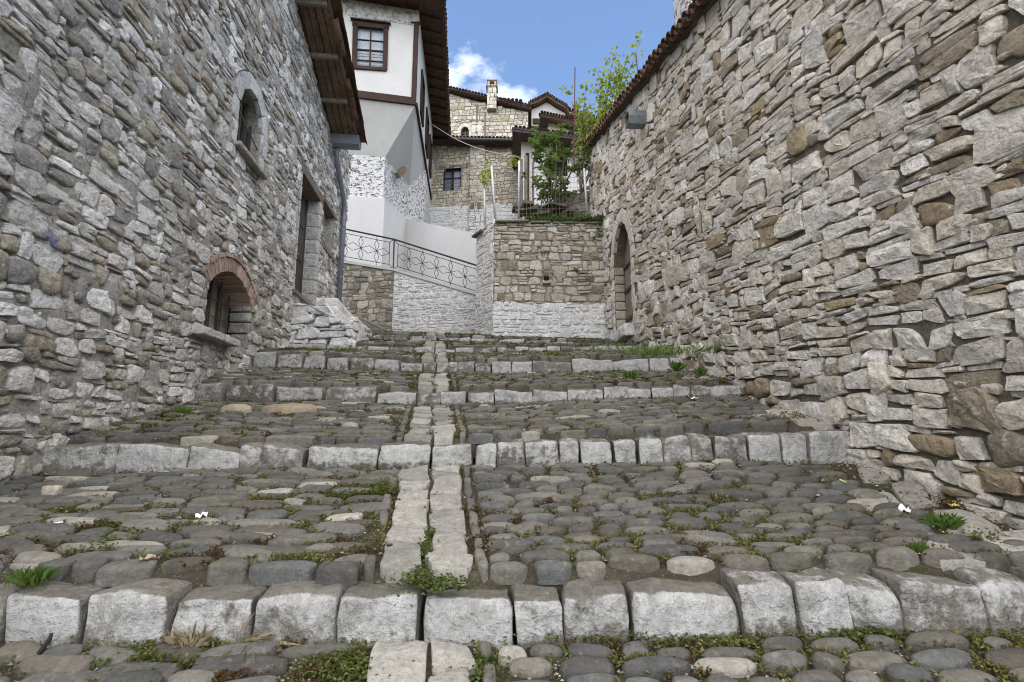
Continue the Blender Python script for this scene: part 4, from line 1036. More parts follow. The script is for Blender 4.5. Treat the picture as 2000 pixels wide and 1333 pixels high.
pp = [onL(11.75, 6.95, .12), onL(11.75, 6.78, .12), onL(11.8, 6.62, .12), onL(12.75, 6.02, .12), onL(12.88, 5.86, .12), onL(12.88, 5.6, .12), onL(12.88, 3.06, .12)]
MB().tube(pp, .062, 12).build("pipe", M['gutter'], pipe, True)
for t in (3.9, 5.3): MB().tube([onL(12.88, t, .12), onL(12.88, t+.04, .12)], .069, 12).build("clip", M['gutter'], pipe, True)

# whitewashed stoop at the door
stoop = thing("stoop", "lumpy whitewashed stone stoop below the tall dark door", "stoop")
def lump(c, half, r, nz, name, mat, parent, tint, wash, rz=0.0, seed=0):
    Vb, Qb, D = block(half, r, rng, nz, seed); cs, sn = math.cos(rz), math.sin(rz); Vr = np.stack([Vb[:, 0]*cs - Vb[:, 1]*sn, Vb[:, 0]*sn + Vb[:, 1]*cs, Vb[:, 2]], -1)
    return ob(name, mesh_np(name, Vr + np.array(c), Qb, None, True, tint, wash), mat, parent)
for (pa, pb, ta, tb_) in (((-4.30, 9.70), (-3.02, 9.58), 1.45, 2.42), ((-3.02, 9.58), (-3.16, 11.2), 1.5, 2.16)):
    ms_, ls_ = mapfacing(pa, pb); qf = rubble(0, ls_, ta, tb_, rng, (.14, .3), (.2, .6), .25, .02, .03); qf[..., 0] = np.clip(qf[..., 0], 0, ls_); tt_ = np.where(qf[..., 0] > .78, 2.12, 2.42) if pa[0] < -4 else 2.16; qf[..., 1] = np.minimum(qf[..., 1], tt_)
    qf = qf[(np.ptp(qf[..., 0], axis=1) > .06) & (np.ptp(qf[..., 1], axis=1) > .04)]; W, _, _ = stone_batch(qf, rng.uniform(.03, .07, len(qf)), ms_, 4, .7, rng, N=18, rad=.07, relief=.35, gap=.0, embed=.08)
    link_stones(W, np.tile(srgb(184, 180, 172), (len(qf), 1))*rng.uniform(.85, 1.05, (len(qf), 1)), M['washed'], stoop, rng, 60, wash=np.full(W.shape[:2], .7))
a = math.atan(LB)*-1
p = P(610, 630, 10.0)
lump((-3.95, 10.55, CZ+2.02), (.44, .80, .38), .04, .022, "upper_block", M['washed'], stoop, srgb(180, 178, 172), .8, .105)
lump((-3.62, 10.45, CZ+1.86), (.56, .70, .28), .05, .025, "lower_block", M['washed'], stoop, srgb(180, 178, 172), .8, .105, 3)
lump((-4.36, 12.1, CZ+2.42), (.34, .95, .52), .05, .025, "back_block", M['washed'], stoop, srgb(176, 174, 168), .75, .105, 5)
for i, (pa, pb) in enumerate([((628, 598, 10.6), (656, 622, 11.4)), ((682, 632, 10.6), (694, 655, 9.9))]):
    A, B = P(*pa), P(*pb); MB().beam(A, B, .12, .05).build("edge_stone", M['rafter'], stoop)

# ------------------------------------------------------------------ ground beyond the street
def grid_mesh(name, xs, ys, zf):
    X, Y = np.meshgrid(xs, ys, indexing='ij'); Z = zf(X, Y); nx, ny = len(xs), len(ys)
    i = (np.arange(nx-1)[:, None]*ny + np.arange(ny-1)[None]).ravel()
    return mesh_np(name, np.stack([X, Y, Z], -1).reshape(-1, 3), np.stack([i, i+ny, i+ny+1, i+1], -1))
hx = np.concatenate([np.linspace(-900, -40, 12), np.linspace(-30, 30, 31), np.linspace(40, 900, 12)]); hy = np.concatenate([np.linspace(-900, -40, 12), np.linspace(-30, 60, 46), np.linspace(80, 1200, 12)])
ob("hillside", grid_mesh("hillside", hx, hy, lambda x, y: CZ - 2.4 + .22*np.clip(y, -20, 60) + .1*fbm(np.stack([x, y, x*0], -1), .3, 2, 2)), M['soil'], None, "structure")
U_, Y_ = np.meshgrid(np.linspace(0, 1, 40), np.linspace(11.98, 24, 60), indexing='ij'); x0_ = np.where(Y_ < 12.7, -.36 - .60*(Y_-11.98), -.75); X_ = x0_ + (6.5-x0_)*U_
i_ = (np.arange(39)[:, None]*60 + np.arange(59)[None]).ravel(); Z_ = CZ + 5.0 + np.clip((Y_-12.6)*.36, 0, 9) + .05*fbm(np.stack([X_, Y_, X_*0], -1), 1.5, 6, 3)
ob("terrace_ground", mesh_np("terrace_ground", np.stack([X_, Y_, Z_], -1).reshape(-1, 3), np.stack([i_, i_+60, i_+61, i_+1], -1)), M['soil'], None, "structure")

# ------------------------------------------------------------------ terrace retaining wall
tw = thing("terrace_wall", "mortared stone terrace wall with whitewashed foot and drain hole", "wall")
rng = np.random.default_rng(44)
tA, tB, tC = (-.447, 11.90), (2.27, 11.95), (-.92, 12.65)
mF, lF = mapfacing(tA, tB); mS, lS = mapfacing(tC, tA)
TOP = 5.02
drain = Hole(1.215, 1.335, 3.53, 3.57, 3.65, 2)
V, Q, W = wall_bed(0, lF, lambda s: 1.6, lambda s: TOP, mF, [drain], amp=.012)
wv = np.where(V[:, 1] < 3.0, .8, 0.0); ob("mortar_core", mesh_np("mortar_core", W, Q, None, True, None, wv), M['mortar_t'], tw)
V, Q, W = wall_bed(0, lS, lambda s: 1.6, lambda s: TOP - .03, mS, [], amp=.012)
ob("mortar_core", mesh_np("mortar_core", W, Q, None, True, None, np.full(len(V), .55)), M['mortar_t'], tw)
mb = MB(); mb.prism([(tA[0]+.03, tA[1]+.03), (tB[0], tB[1]+.03), (tB[0], 13.4), (tC[0]+.4, 13.4), (tC[0]+.03, tC[1]+.02)], CZ+1.5, CZ+4.99); mb.build("wall_body", M['mortar_t'], tw)
q = rubble(0, lF, 1.75, TOP, rng, (.13, .26), (.12, .34), .30, .012, .02); q[..., 0] = np.clip(q[..., 0], 0.0, lF); q[..., 1] = np.clip(q[..., 1], 1.7, TOP+.02)
cen = q.mean(1); q = q[(np.ptp(q[..., 0], axis=1) > .05) & ~((q[..., 0].min(1) < 1.275) & (q[..., 0].max(1) > 1.275) & (q[..., 1].min(1) < 3.62) & (q[..., 1].max(1) > 3.50))]; cen = q.mean(1); n = len(q)
W, PT, HH = stone_batch(q, rng.uniform(.015, .04, n), mF, rng.uniform(3, 6, n), rng.uniform(.5, 1, n), rng, N=18, rad=.06, push=drain.grow(.06).pusher(), relief=.25, gap=.012)
pt = np.array([srgb(196, 190, 176), srgb(186, 178, 162), srgb(202, 197, 186), srgb(172, 167, 156), srgb(182, 172, 154)]); ti = pt[rng.integers(0, 5, n)]*rng.uniform(.78, 1.05, (n, 1))
dk = (rng.random(n) < .09); ti[dk] = srgb(142, 132, 116)
link_stones(W, ti, M['tan'], tw, rng, 300, wash=np.where(PT[..., 1] < 3.0 + .05*np.sin(PT[..., 0]*5), .85, 0))
q = rubble(0, lS, 1.75, TOP-.03, rng, (.10, .20), (.16, .36), .3, .012, .02); q[..., 0] = np.clip(q[..., 0], 0.0, lS); q = q[np.ptp(q[..., 0], axis=1) > .05]; n = len(q)
W, PT, HH = stone_batch(q, rng.uniform(.008, .022, n), mS, 5, .8, rng, N=16, rad=.05, relief=.25, gap=.006)
link_stones(W, np.tile(srgb(188, 184, 176), (n, 1))*rng.uniform(.85, 1.05, (n, 1)), M['washed'], tw, rng, 60, wash=np.full(W.shape[:2], .62))
# spout stone at the drain hole
c = np.array(mF(np.array(1.275), np.array(3.50), np.array(.04))); Vb, Qb, D = block((.10, .07, .045), .02, rng, .008); Vb[:, 2] -= .04*np.clip(1-np.abs(Vb[:, 0])/.07, 0, 1)*(D[:, 2] > .3)
ob("drain_spout", mesh_np("drain_spout", Vb + c, Qb, None, True, srgb(185, 176, 160), 0.0), M['tan'], tw)
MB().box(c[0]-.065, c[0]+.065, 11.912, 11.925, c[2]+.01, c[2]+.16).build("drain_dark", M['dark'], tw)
for i, (x0, x1, y0, y1, z, rz) in enumerate([(-.42, .02, 11.78, 12.25, 5.03, .05), (-.02, .42, 11.80, 12.2, 5.04, -.04), (-.62, -.36, 11.9, 12.5, 5.0, .6), (-.95, -.60, 12.3, 12.8, 4.97, .55), (-.3, .25, 11.95, 12.4, 5.09, .1), (.45, .95, 11.84, 12.2, 5.03, .02), (1.0, 1.5, 11.86, 12.2, 5.02, -.05), (1.5, 2.2, 11.88, 12.2, 5.02, .0)]):
    Vb, Qb, D = block(((x1-x0)/2, (y1-y0)/2, .028), .015, rng, .012, i); cs, sn = math.cos(rz), math.sin(rz)
    Wb = np.stack([Vb[:, 0]*cs - Vb[:, 1]*sn + (x0+x1)/2, Vb[:, 0]*sn + Vb[:, 1]*cs + (y0+y1)/2, Vb[:, 2] + CZ + z], -1); ob("cap_slab", mesh_np("cap_slab", Wb, Qb, None, True, srgb(120, 116, 104)*rng.uniform(.7, 1), 0.0), M['shale'], tw)

# ------------------------------------------------------------------ ramp wall with railing
rw = thing("ramp_wall", "low rubble wall carrying the ramp railing, dark at its corner and whitewashed beyond", "wall")
K0, K1, K2 = (-6.2, 14.72), (-3.445, 14.40), (-.55, 13.83)
for (a, b, t0, t1, wsh, mt, pal_) in [(K0, K1, 5.14, 4.60, 0.0, 'tan', [srgb(184, 176, 160), srgb(166, 157, 142), srgb(134, 128, 120)]), (K1, K2, 4.60, 3.58, .68, 'washed', [srgb(190, 186, 176), srgb(180, 174, 160)])]:
    mp_, l_ = mapfacing(a, b); tp = lambda s, t0=t0, t1=t1, l_=l_: t0 + (t1-t0)*s/l_
    V, Q, W = wall_bed(0, l_, lambda s: 1.9, tp, mp_, [], amp=.015); ob("mortar_core", mesh_np("mortar_core", W, Q, None, True, None, np.full(len(V), wsh)), M['mortar_t'], rw)
    mb = MB(); wall_thickness(mb, 0, l_, lambda s: 1.9, tp, mp_, .45); mb.build("wall_back", M['mortar_t'], rw)
    q = rubble(0, l_, 2.0, 5.2, rng, (.12, .26) if wsh == 0 else (.10, .2), (.14, .36), .3, .012, .02); q[..., 0] = np.clip(q[..., 0], 0, l_)
    cen = q.mean(1); q = q[(cen[:, 1] < t0 + (t1-t0)*cen[:, 0]/l_ - .06) & (np.ptp(q[..., 0], axis=1) > .06)]; n = len(q); cen = q.mean(1)
    W, PT, HH = stone_batch(q, rng.uniform(.012, .035, n), mp_, rng.uniform(3, 6, n), rng.uniform(.4, 1, n), rng, N=16, rad=.06, relief=.25, gap=.010)
    ti = np.array(pal_)[rng.integers(0, len(pal_), n)]*rng.uniform(.8, 1.08, (n, 1)); kp = in_view(W)
    link_stones(W[kp], ti[kp], M[mt], rw, rng, 150, wash=np.full(W.shape[:2], wsh)[kp]*np.clip((PT[kp][..., 1]-1.9)/1.2, .3, 1))
    c8 = [mp_(np.array(s), np.array(tp(s) + t), np.array(d)) for t in (-.02, .05) for s, d in ((0, .05), (l_, .05), (l_, -.5), (0, -.5))]
    MB().hexa(c8).build("coping", M['plaster_low'], rw)
# slanting stair string at the foot, left
st = thing("side_steps", "plastered stair string slanting down beside the downpipe foot", "steps")
A, B = P(664, 606, 13.9), P(756, 648, 13.2); MB().beam(A, B, .30, .07).build("coping", M['rafter'], st)
mb = MB(); mb.prism([(A.x-.2, 13.3), (B.x, 13.0), (B.x, 13.4), (A.x-.2, 14.4)], CZ+2.0, [A.z-.04+.12, B.z-.04, B.z-.04, A.z-.04+.12]); mb.build("string_wall", M['mortar_t'], st)

rl = thing("railing", "black iron railing with flower pattern along the ramp", "railing")
T0, T1, T2 = P(560, 424, 14.72) , P(770, 468, 14.45), P(960, 528, 13.88); B0, B1, B2 = P(560, 490, 14.72), P(768, 526, 14.45), P(960, 586, 13.88)
def panel(TL, TR, BR, BL, nf, ml, mr):
    pt = lambda u, v: (BL + (BR-BL)*u)*(1-v) + (TL + (TR-TL)*u)*v
    MB().tube([TL, TR], .026, 8).build("top_rail", M['iron'], rl); MB().tube([BL, BR], .012, 6).build("bottom_rail", M['iron'], rl)
    L_ = (TR-TL).length; i = .14/L_; u0, u1 = (i if ml else 0), (1-i if mr else 1); v0, v1 = .13, .87
    fr = [pt(u0, v0), pt(u1, v0), pt(u1, v1), pt(u0, v1)]
    mb = MB()
    for k in range(4): mb.tube([fr[k], fr[(k+1) % 4]], .010, 5)
    if ml: mb.tube([fr[0], pt(0, 0)], .010, 5); mb.tube([fr[3], pt(0, 1)], .010, 5)
    if mr: mb.tube([fr[1], pt(1, 0)], .010, 5); mb.tube([fr[2], pt(1, 1)], .010, 5)
    mb.build("inner_frame", M['iron'], rl)
    sp_ = (u1-u0)/(nf + .6); c = [u0 + sp_*(k + .8) for k in range(nf)]; vm = .5; pu = sp_*.15
    for k in range(nf):
        m2 = MB(); x = c[k]
        for sg in (-1, 1):
            e_ = .5 + sg*(.37); mdv = .5 + sg*.20
            m2.tube([pt(x, vm), pt(x-pu, mdv), pt(x, e_)], .0085, 4); m2.tube([pt(x, vm), pt(x+pu, mdv), pt(x, e_)], .0085, 4)
        m2.tube([pt(x-.008, vm), pt(x+.008, vm)], .016, 6)
        xe = c[k+1] if k+1 < nf else u1
        m2.tube([pt(x, vm), pt((x+xe)/2 + sp_*.05, vm+.13), pt(xe, vm)], .0085, 4); m2.tube([pt(x, vm), pt((x+xe)/2 - sp_*.05, vm-.13), pt(xe, vm)], .0085, 4)
        if k == 0: m2.tube([pt(u0, vm), pt((x+u0)/2, vm+.13), pt(x, vm)], .0085, 4); m2.tube([pt(u0, vm), pt((x+u0)/2, vm-.13), pt(x, vm)], .0085, 4)
        if k % 2: m2.tube([pt(x, v1), pt(x, 1)], .008, 4); m2.tube([pt(x, v0), pt(x, 0)], .008, 4)
        m2.build("flower", M['iron'], rl)
panel(T0, T1, B1, B0, 6, False, True); panel(T1, T2, B2, B1, 6, True, False)
MB().tube([B1 + Vector((0, 0, -.05)), T1], .022, 8).build("post", M['iron'], rl)
for k in range(3):
    pass

# ------------------------------------------------------------------ white house with jettied upper floor
wh = thing("white_house", "whitewashed house with jettied upper floor, brown window frames and tiled eaves", "house")
ZB, ZE = CZ + 11.05, CZ + 14.75          # underside of the upper floor, wall head
fc, fl = Vector((-3.32, 16.0, 0)), Vector((-8.5, 14.93, 0)); sb = Vector((-3.95, 23.3, 0)); bl = Vector((-9.0, 22.3, 0))
def ring4(c, z): return [(p.x, p.y, z) for p in c]
fd = (fc-fl).normalized(); fn = Vector((fd.y, -fd.x, 0)); sdv = (sb-fc).normalized(); sn_ = Vector((sdv.y, -sdv.x, 0))
wx0 = None
def onF(px, py):
    "photo pixel on the upper front plane"
    u = (px-1000)/F; v = (666.5-py)/F; d = CP - v*SP; r = Vector((u/d, 1, (v*CP+SP)/d)); o = Vector((0, 0, CZ)); t = (fl-o).dot(fn)/r.dot(fn); return o + r*t
mb = MB()
# front wall with a window opening
wa, wb_, wc, wd_ = onF(694, 47), onF(754, 53), onF(752, 137), onF(692, 133)
F_ = [(fl.x, fl.y, ZB), (fc.x, fc.y, ZB), (fc.x, fc.y, ZE), (fl.x, fl.y, ZE)]
mb.poly([F_[0], wd_, wa, F_[3]]); mb.poly([F_[0], F_[1], wc, wd_]); mb.poly([F_[1], F_[2], wb_, wc]); mb.poly([F_[2], F_[3], wa, wb_])
mb.poly([(fc.x, fc.y, ZB), (sb.x, sb.y, ZB), (sb.x, sb.y, ZE), (fc.x, fc.y, ZE)]); mb.poly([(sb.x, sb.y, ZB), (bl.x, bl.y, ZB), (bl.x, bl.y, ZE), (sb.x, sb.y, ZE)]); mb.poly([(bl.x, bl.y, ZB), (fl.x, fl.y, ZB), (fl.x, fl.y, ZE), (bl.x, bl.y, ZE)])
mb.build("upper_wall", M['plaster'], wh)
# flaking band under the eaves
mb = MB(); o = fn*.012
for (p, q_) in ((fl, fc),): mb.poly([Vector((p.x, p.y, ZE-.62))+o, Vector((q_.x, q_.y, ZE-.62))+o, Vector((q_.x, q_.y, ZE))+o, Vector((p.x, p.y, ZE))+o])
mb.build("flaking_band", M['plaster_top'], wh)
# lower walls
cC, cD, cE, cFv = P(752, 308, 16.6), Vector((-8.2, 15.9, 0)), P(800, 364, 19.0), Vector((-3.69, 20.35, 0))
zC, zE_ = cC.z, cE.z
mb = MB(); z0 = CZ + 2.0
mb.poly([(cD.x, cD.y, z0), (cC.x, cC.y, z0), (cC.x, cC.y, zC), (cD.x, cD.y, zC)]); mb.poly([(cC.x, cC.y, z0), (cE.x, cE.y, z0), (cE.x, cE.y, zE_), (cC.x, cC.y, zC)])
mb.poly([(cE.x, cE.y, z0), (cFv.x, cFv.y, z0), (cFv.x, cFv.y, ZB), (cE.x, cE.y, zE_)]); mb.poly([(cFv.x, cFv.y, z0), (sb.x, sb.y, z0), (sb.x, sb.y, ZB), (cFv.x, cFv.y, ZB)])
mb.poly([(sb.x, sb.y, z0), (bl.x, bl.y, z0), (bl.x, bl.y, ZB), (sb.x, sb.y, ZB)]); mb.build("lower_wall", M['pitted'], wh)
# coved underside of the jetty
mb = MB(); A_, B_, C_, D_, E_, F2 = Vector((fl.x, fl.y, ZB)), Vector((fc.x, fc.y, ZB)), Vector((cC.x, cC.y, zC)), Vector((cD.x, cD.y, zC)), Vector((cE.x, cE.y, zE_)), Vector((cFv.x, cFv.y, ZB))
mb.poly([A_, B_, C_, D_]); mb.poly([B_, E_, C_]); mb.poly([B_, F2, E_]); mb.build("cove", M['plaster'], wh)
# smooth apron of plaster at the foot
nC = Vector((cC.y-cD.y, -(cC.x-cD.x), 0)).normalized()*.06; e2 = (cE-cC); e2.z = 0; nE = Vector((e2.y, -e2.x, 0)).normalized()*.06
zA = CZ + 7.86
c1 = Vector((cC.x, cC.y, 0)) + nC + nE; d1 = cD + nC; e1 = Vector((cE.x, cE.y, 0)) + nE
mb = MB(); mb.poly([(d1.x, d1.y, z0), (c1.x, c1.y, z0), (c1.x, c1.y, zA), (d1.x, d1.y, zA)]); mb.poly([(c1.x, c1.y, z0), (e1.x, e1.y, z0), (e1.x, e1.y, CZ+8.1), (c1.x, c1.y, zA)])
mb.poly([(d1.x, d1.y, zA), (c1.x, c1.y, zA), (cC.x, cC.y, zA+.05), (cD.x, cD.y, zA+.05)]); mb.poly([(c1.x, c1.y, zA), (e1.x, e1.y, CZ+8.1), (cE.x, cE.y, CZ+8.15), (cC.x, cC.y, zA+.05)]); mb.build("plaster_apron", M['plaster_low'], wh)
# timbers
MB().beam(Vector((fl.x, fl.y, ZB+.10)) + fn*.02, Vector((fc.x, fc.y, ZB+.10)) + fn*.02, .10, .26).build("bressummer", M['brown'], wh)
MB().beam(Vector((fc.x, fc.y, ZB+.02)) + sn_*.02, Vector((sb.x, sb.y, ZB+.02)) + sn_*.02, .08, .14).build("side_beam", M['brown'], wh)
MB().beam(Vector((fc.x-.07, fc.y-.02, ZB)), Vector((fc.x-.07, fc.y-.02, ZE-.55)), .16, .10, (0, 1, 0)).build("corner_post", M['brown'], wh)
MB().beam(Vector((fc.x-.10, fc.y-.03, ZE-.55)), Vector((fc.x-.10, fc.y-.03, ZE-.50)), .30, .12, (0, 1, 0)).build("post_cap", M['brown'], wh)
# front window
win = ob("window", None, None, wh)
def fpt(a, dep): return a - fn*dep
def bar(a, b, w_, dp, d0, name, mat, parent): MB().beam(fpt(a, d0), fpt(b, d0), w_, dp, fn).build(name, mat, parent)
bar(wa, wd_, .16, .14, .02, "frame", M['brown'], win); bar(wb_, wc, .16, .14, .02, "frame", M['brown'], win); bar(wa + fd*-.1, wb_ + fd*.1, .22, .14, .02, "frame", M['brown'], win); bar(wd_ + fd*-.05, wc + fd*.05, .12, .16, .02, "sill", M['brown'], win)
bar(wa + fd*-.16 + Vector((0,0,.12)), wb_ + fd*.16 + Vector((0,0,.10)), .05, .20, -.02, "drip_board", M['brown'], win)
lerp = lambda a, b, t: a + (b-a)*t
bar(lerp(wa, wb_, .5), lerp(wd_, wc, .5), .05, .05, .05, "mullion", M['brown'], win)
for t, wdt in ((.33, .03), (.56, .05), (.80, .03)): bar(lerp(wa, wd_, t), lerp(wb_, wc, t), wdt, .05, .05, "glazing_bar", M['brown'], win)
for t in (.67, .73, .86, .92): bar(lerp(wa, wd_, t), lerp(wb_, wc, t), .014, .014, .0, "iron_bar", M['rafter'], win)
mb = MB(); mb.poly([fpt(p, .07) for p in (wd_, wc, wb_, wa)]); mb.build("pane", M['glass'], win)
mb = MB()
for k in range(12):
    a, b = k/12, (k+1)/12; da, db_ = .16 + .03*(k % 2), .16 + .03*((k+1) % 2); mb.poly([fpt(lerp(wd_, wc, a), da), fpt(lerp(wd_, wc, b), db_), fpt(lerp(wa, wb_, b), db_), fpt(lerp(wa, wb_, a), da)])
mb.build("curtain", M['curtain'], win)
# second window, mostly behind the eave of the stone house
w2 = ob("window", None, None, wh); sh = fd*-2.05
bar(wb_ + sh, wc + sh, .16, .14, .02, "frame", M['brown'], w2); bar(wa + sh, wd_ + sh, .16, .14, .02, "frame", M['brown'], w2); bar(wa + sh + fd*-.1, wb_ + sh + fd*.12, .22, .16, .02, "frame", M['brown'], w2); bar(wd_ + sh, wc + sh, .12, .16, .02, "sill", M['brown'], w2)
mb = MB(); mb.poly([fpt(p + sh, -.005) for p in (wd_, wc, wb_, wa)]); mb.build("pane", M['glass'], w2)
# side windows: tall and dark, seen very obliquely
for (u0, u1) in ((1.3, 2.3), (3.6, 4.7), (5.6, 6.5)):
    sw = ob("window", None, None, wh); a, b = fc + sdv*u0, fc + sdv*u1
    mb = MB(); mb.poly([Vector((p.x, p.y, z)) + sn_*.01 for p, z in ((a, ZB+.7), (b, ZB+.7), (b, ZB+2.3), (a, ZB+2.3))]); mb.build("pane", M['dark'], sw)
    for p, z0_, q_, z1_ in ((a, ZB+.65, a, ZB+2.35), (b, ZB+.65, b, ZB+2.35), (a, ZB+2.32, b, ZB+2.32), (a, ZB+.68, b, ZB+.68)):
        MB().beam(Vector((p.x, p.y, z0_)) + sn_*.03, Vector((q_.x, q_.y, z1_)) + sn_*.03, .10, .08, sn_).build("frame", M['brown'], sw)
# roof with deep boarded eaves
rf_ = ob("roof", None, None, wh); OVH = .78
ef = [fl + fn*OVH, Vector((0,0,0)), sb + sn_*OVH + sdv*1.4, bl + sdv*1.4]
corner = fc + fn*OVH + sn_*OVH; ef[1] = corner
zo = ZE - .02
mb = MB(); n_in = [fl, fc, sb + sdv*.6]
mb.poly([Vector((fl.x, fl.y, ZE+.16)), Vector((fc.x, fc.y, ZE+.16)), Vector((corner.x, corner.y, zo)), Vector((ef[0].x, ef[0].y, zo))]); mb.poly([Vector((fc.x, fc.y, ZE+.16)), Vector((sb.x, sb.y, ZE+.16)) + sdv*1.4, Vector((ef[2].x, ef[2].y, zo)), Vector((corner.x, corner.y, zo))])
mb.build("soffit", M['eave_dark'], rf_)
mb = MB(); rid0, rid1 = Vector((-6.2, 18.4, ZE+1.5)), Vector((-6.4, 21.2, ZE+1.5)); up_ = Vector((0,0,.06)); e3 = [Vector((p.x, p.y, zo)) + up_ for p in ef]
mb.poly([e3[0], e3[1], rid0]); mb.poly([e3[1], e3[2], rid1, rid0]); mb.poly([e3[2], e3[3], rid1]); mb.poly([e3[3], e3[0], rid0, rid1]); mb.build("roof_deck", M['tile_dark'], rf_)
k = 0.4
while k < 5.6:
    p = fl + fd*k; MB().beam(Vector((p.x, p.y, ZE+.10)), Vector((p.x, p.y, zo-.03)) + fn*(OVH-.05), .07, .09).build("rafter", M['eave_dark'], rf_); k += .62
k = .3
while k < 8.6:
    p = fc + sdv*k; MB().beam(Vector((p.x, p.y, ZE+.10)), Vector((p.x, p.y, zo-.03)) + sn_*(OVH-.05), .07, .09).build("rafter", M['eave_dark'], rf_); k += .66
MB().beam(Vector((corner.x, corner.y, zo-.02)) - sn_*.02, Vector((ef[2].x, ef[2].y, zo-.02)) - sn_*.02, .04, .12).build("fascia", M['eave_dark'], rf_); MB().beam(Vector((ef[0].x, ef[0].y, zo-.02)), Vector((corner.x, corner.y, zo-.02)), .04, .12).build("fascia", M['eave_dark'], rf_)
MB().beam(Vector((fc.x, fc.y, ZE+.08)) + sn_*.38, Vector((ef[2].x, ef[2].y, ZE+.05)) - sn_*.40, .05, .07).build("purlin", M['eave_dark'], rf_)
rr = random.Random(12)
def tile_row(a, b, inward, n_, parent, me, step=.2, rise=.3, sc_=1.0):
    dv = (b-a); l_ = dv.length; dv.normalize(); k = 0.0
    while k < l_:
        for pan in (1, 0):
            p = a + dv*(k + (0 if pan else step/2)) + Vector((0, 0, .05 if pan else .075)); d = inward + Vector((0, 0, rise)) + Vector((rr.uniform(-.05, .05), rr.uniform(-.05, .05), rr.uniform(-.03, .03))); u = d.cross(dv); u = u if u.z > 0 else -u
            t = ob("roof_tile", me, None, parent); m_ = frame(p + inward*-(.07 + rr.uniform(0, .03)), d, -u if pan else u)
            if sc_ != 1.0: m_ = m_ @ Matrix.Scale(sc_, 4)
            t.matrix_world = m_
        k += step
tile_row(Vector((corner.x, corner.y, zo)), Vector((ef[2].x, ef[2].y, zo)), -sn_, 0, rf_, TILED, .21); tile_row(Vector((corner.x, corner.y, zo)) - fd*3.2, Vector((corner.x, corner.y, zo)), -fn, 0, rf_, TILED, .21)
# timber stub under the jetty
A, B = P(790, 330, 17.6), P(776, 344, 17.2); MB().beam(A, B, .16, .2).build("timber_stub", M['lintel'], wh)

# white plaster wall along the ramp, right of the house
pw = thing("plaster_wall", "smooth stained white plaster wall behind the iron railing", "wall")
a, b = P(793, 428, 18.6), P(960, 462, 16.4); mb = MB(); nv_ = Vector((-(b.y-a.y), b.x-a.x, 0)).normalized()*.35
mb.prism([(a.x, a.y), (b.x, b.y), (b.x+nv_.x, b.y+nv_.y), (a.x+nv_.x, a.y+nv_.y)], CZ+1.5, [a.z, b.z, b.z, a.z]); mb.build("wall_body", M['plaster_low'], pw)

# ------------------------------------------------------------------ houses up the hill
rng = np.random.default_rng(77)
def stone_face(parent, p0, p1, t0, top, mat, palette, holes=(), wash_below=None, bh=(.14, .24), bw=(.16, .36), N=12, H=(.015, .035), core='mortar_t', amp=.006, single=0):
    mp_, l_ = mapfacing(p0, p1)
    V, Q, W = wall_bed(0, l_, lambda s: t0, top, mp_, list(holes), ds=.3, dt=.3, amp=amp); ob("wall", mesh_np("wall", W, Q, None, True, None, np.where(V[:, 1] < (wash_below or -9), .9, 0.0)), M[core], parent)
    tm = max(top(0), top(l_), top(l_/2)); q = rubble(0, l_, t0, tm, rng, bh, bw, .22, .012, .02); q[..., 0] = np.clip(q[..., 0], 0, l_); cen = q.mean(1)
    ok = (np.ptp(q[..., 0], axis=1) > .05) & (cen[:, 1] < np.array([top(x) for x in cen[:, 0]]) - .05)
    for h in holes: ok &= ~h.inside(cen[:, 0], cen[:, 1], 0)
    q = q[ok]; n = len(q); W, PT, _ = stone_batch(q, rng.uniform(*H, n), mp_, rng.uniform(3, 6, n), .8, rng, N=N, rad=.05, push=pushers(holes), relief=.2, gap=.012)
    ti = np.array(palette)[rng.integers(0, len(palette), n)]*rng.uniform(.78, 1.08, (n, 1)); kp = in_view(W)
    link_stones(W[kp], ti[kp], M[mat], parent, rng, single, wash=np.where(PT < (wash_below or -9), .9, 0)[..., 1][kp]); return mp_, l_
tanp = [srgb(206, 197, 178), srgb(196, 186, 166), srgb(210, 203, 188), srgb(186, 177, 160), srgb(198, 182, 156)]
palep = [srgb(204, 196, 180), srgb(192, 184, 168), srgb(208, 202, 190)]
def plane_px(px, py, p0, p1):
    n_ = Vector((p1[1]-p0[1], -(p1[0]-p0[0]), 0)); u = (px-1000)/F; v = (666.5-py)/F; d = CP - v*SP; r = Vector((u/d, 1, (v*CP+SP)/d)); t = (Vector((p0[0], p0[1], 0))-Vector((0,0,CZ))).dot(n_)/r.dot(n_); return Vector((0,0,CZ)) + r*t
def st_of(p, p0, p1):
    l = math.hypot(p1[0]-p0[0], p1[1]-p0[1]); return ((p.x-p0[0])*(p1[0]-p0[0]) + (p.y-p0[1])*(p1[1]-p0[1]))/l, p.z - CZ
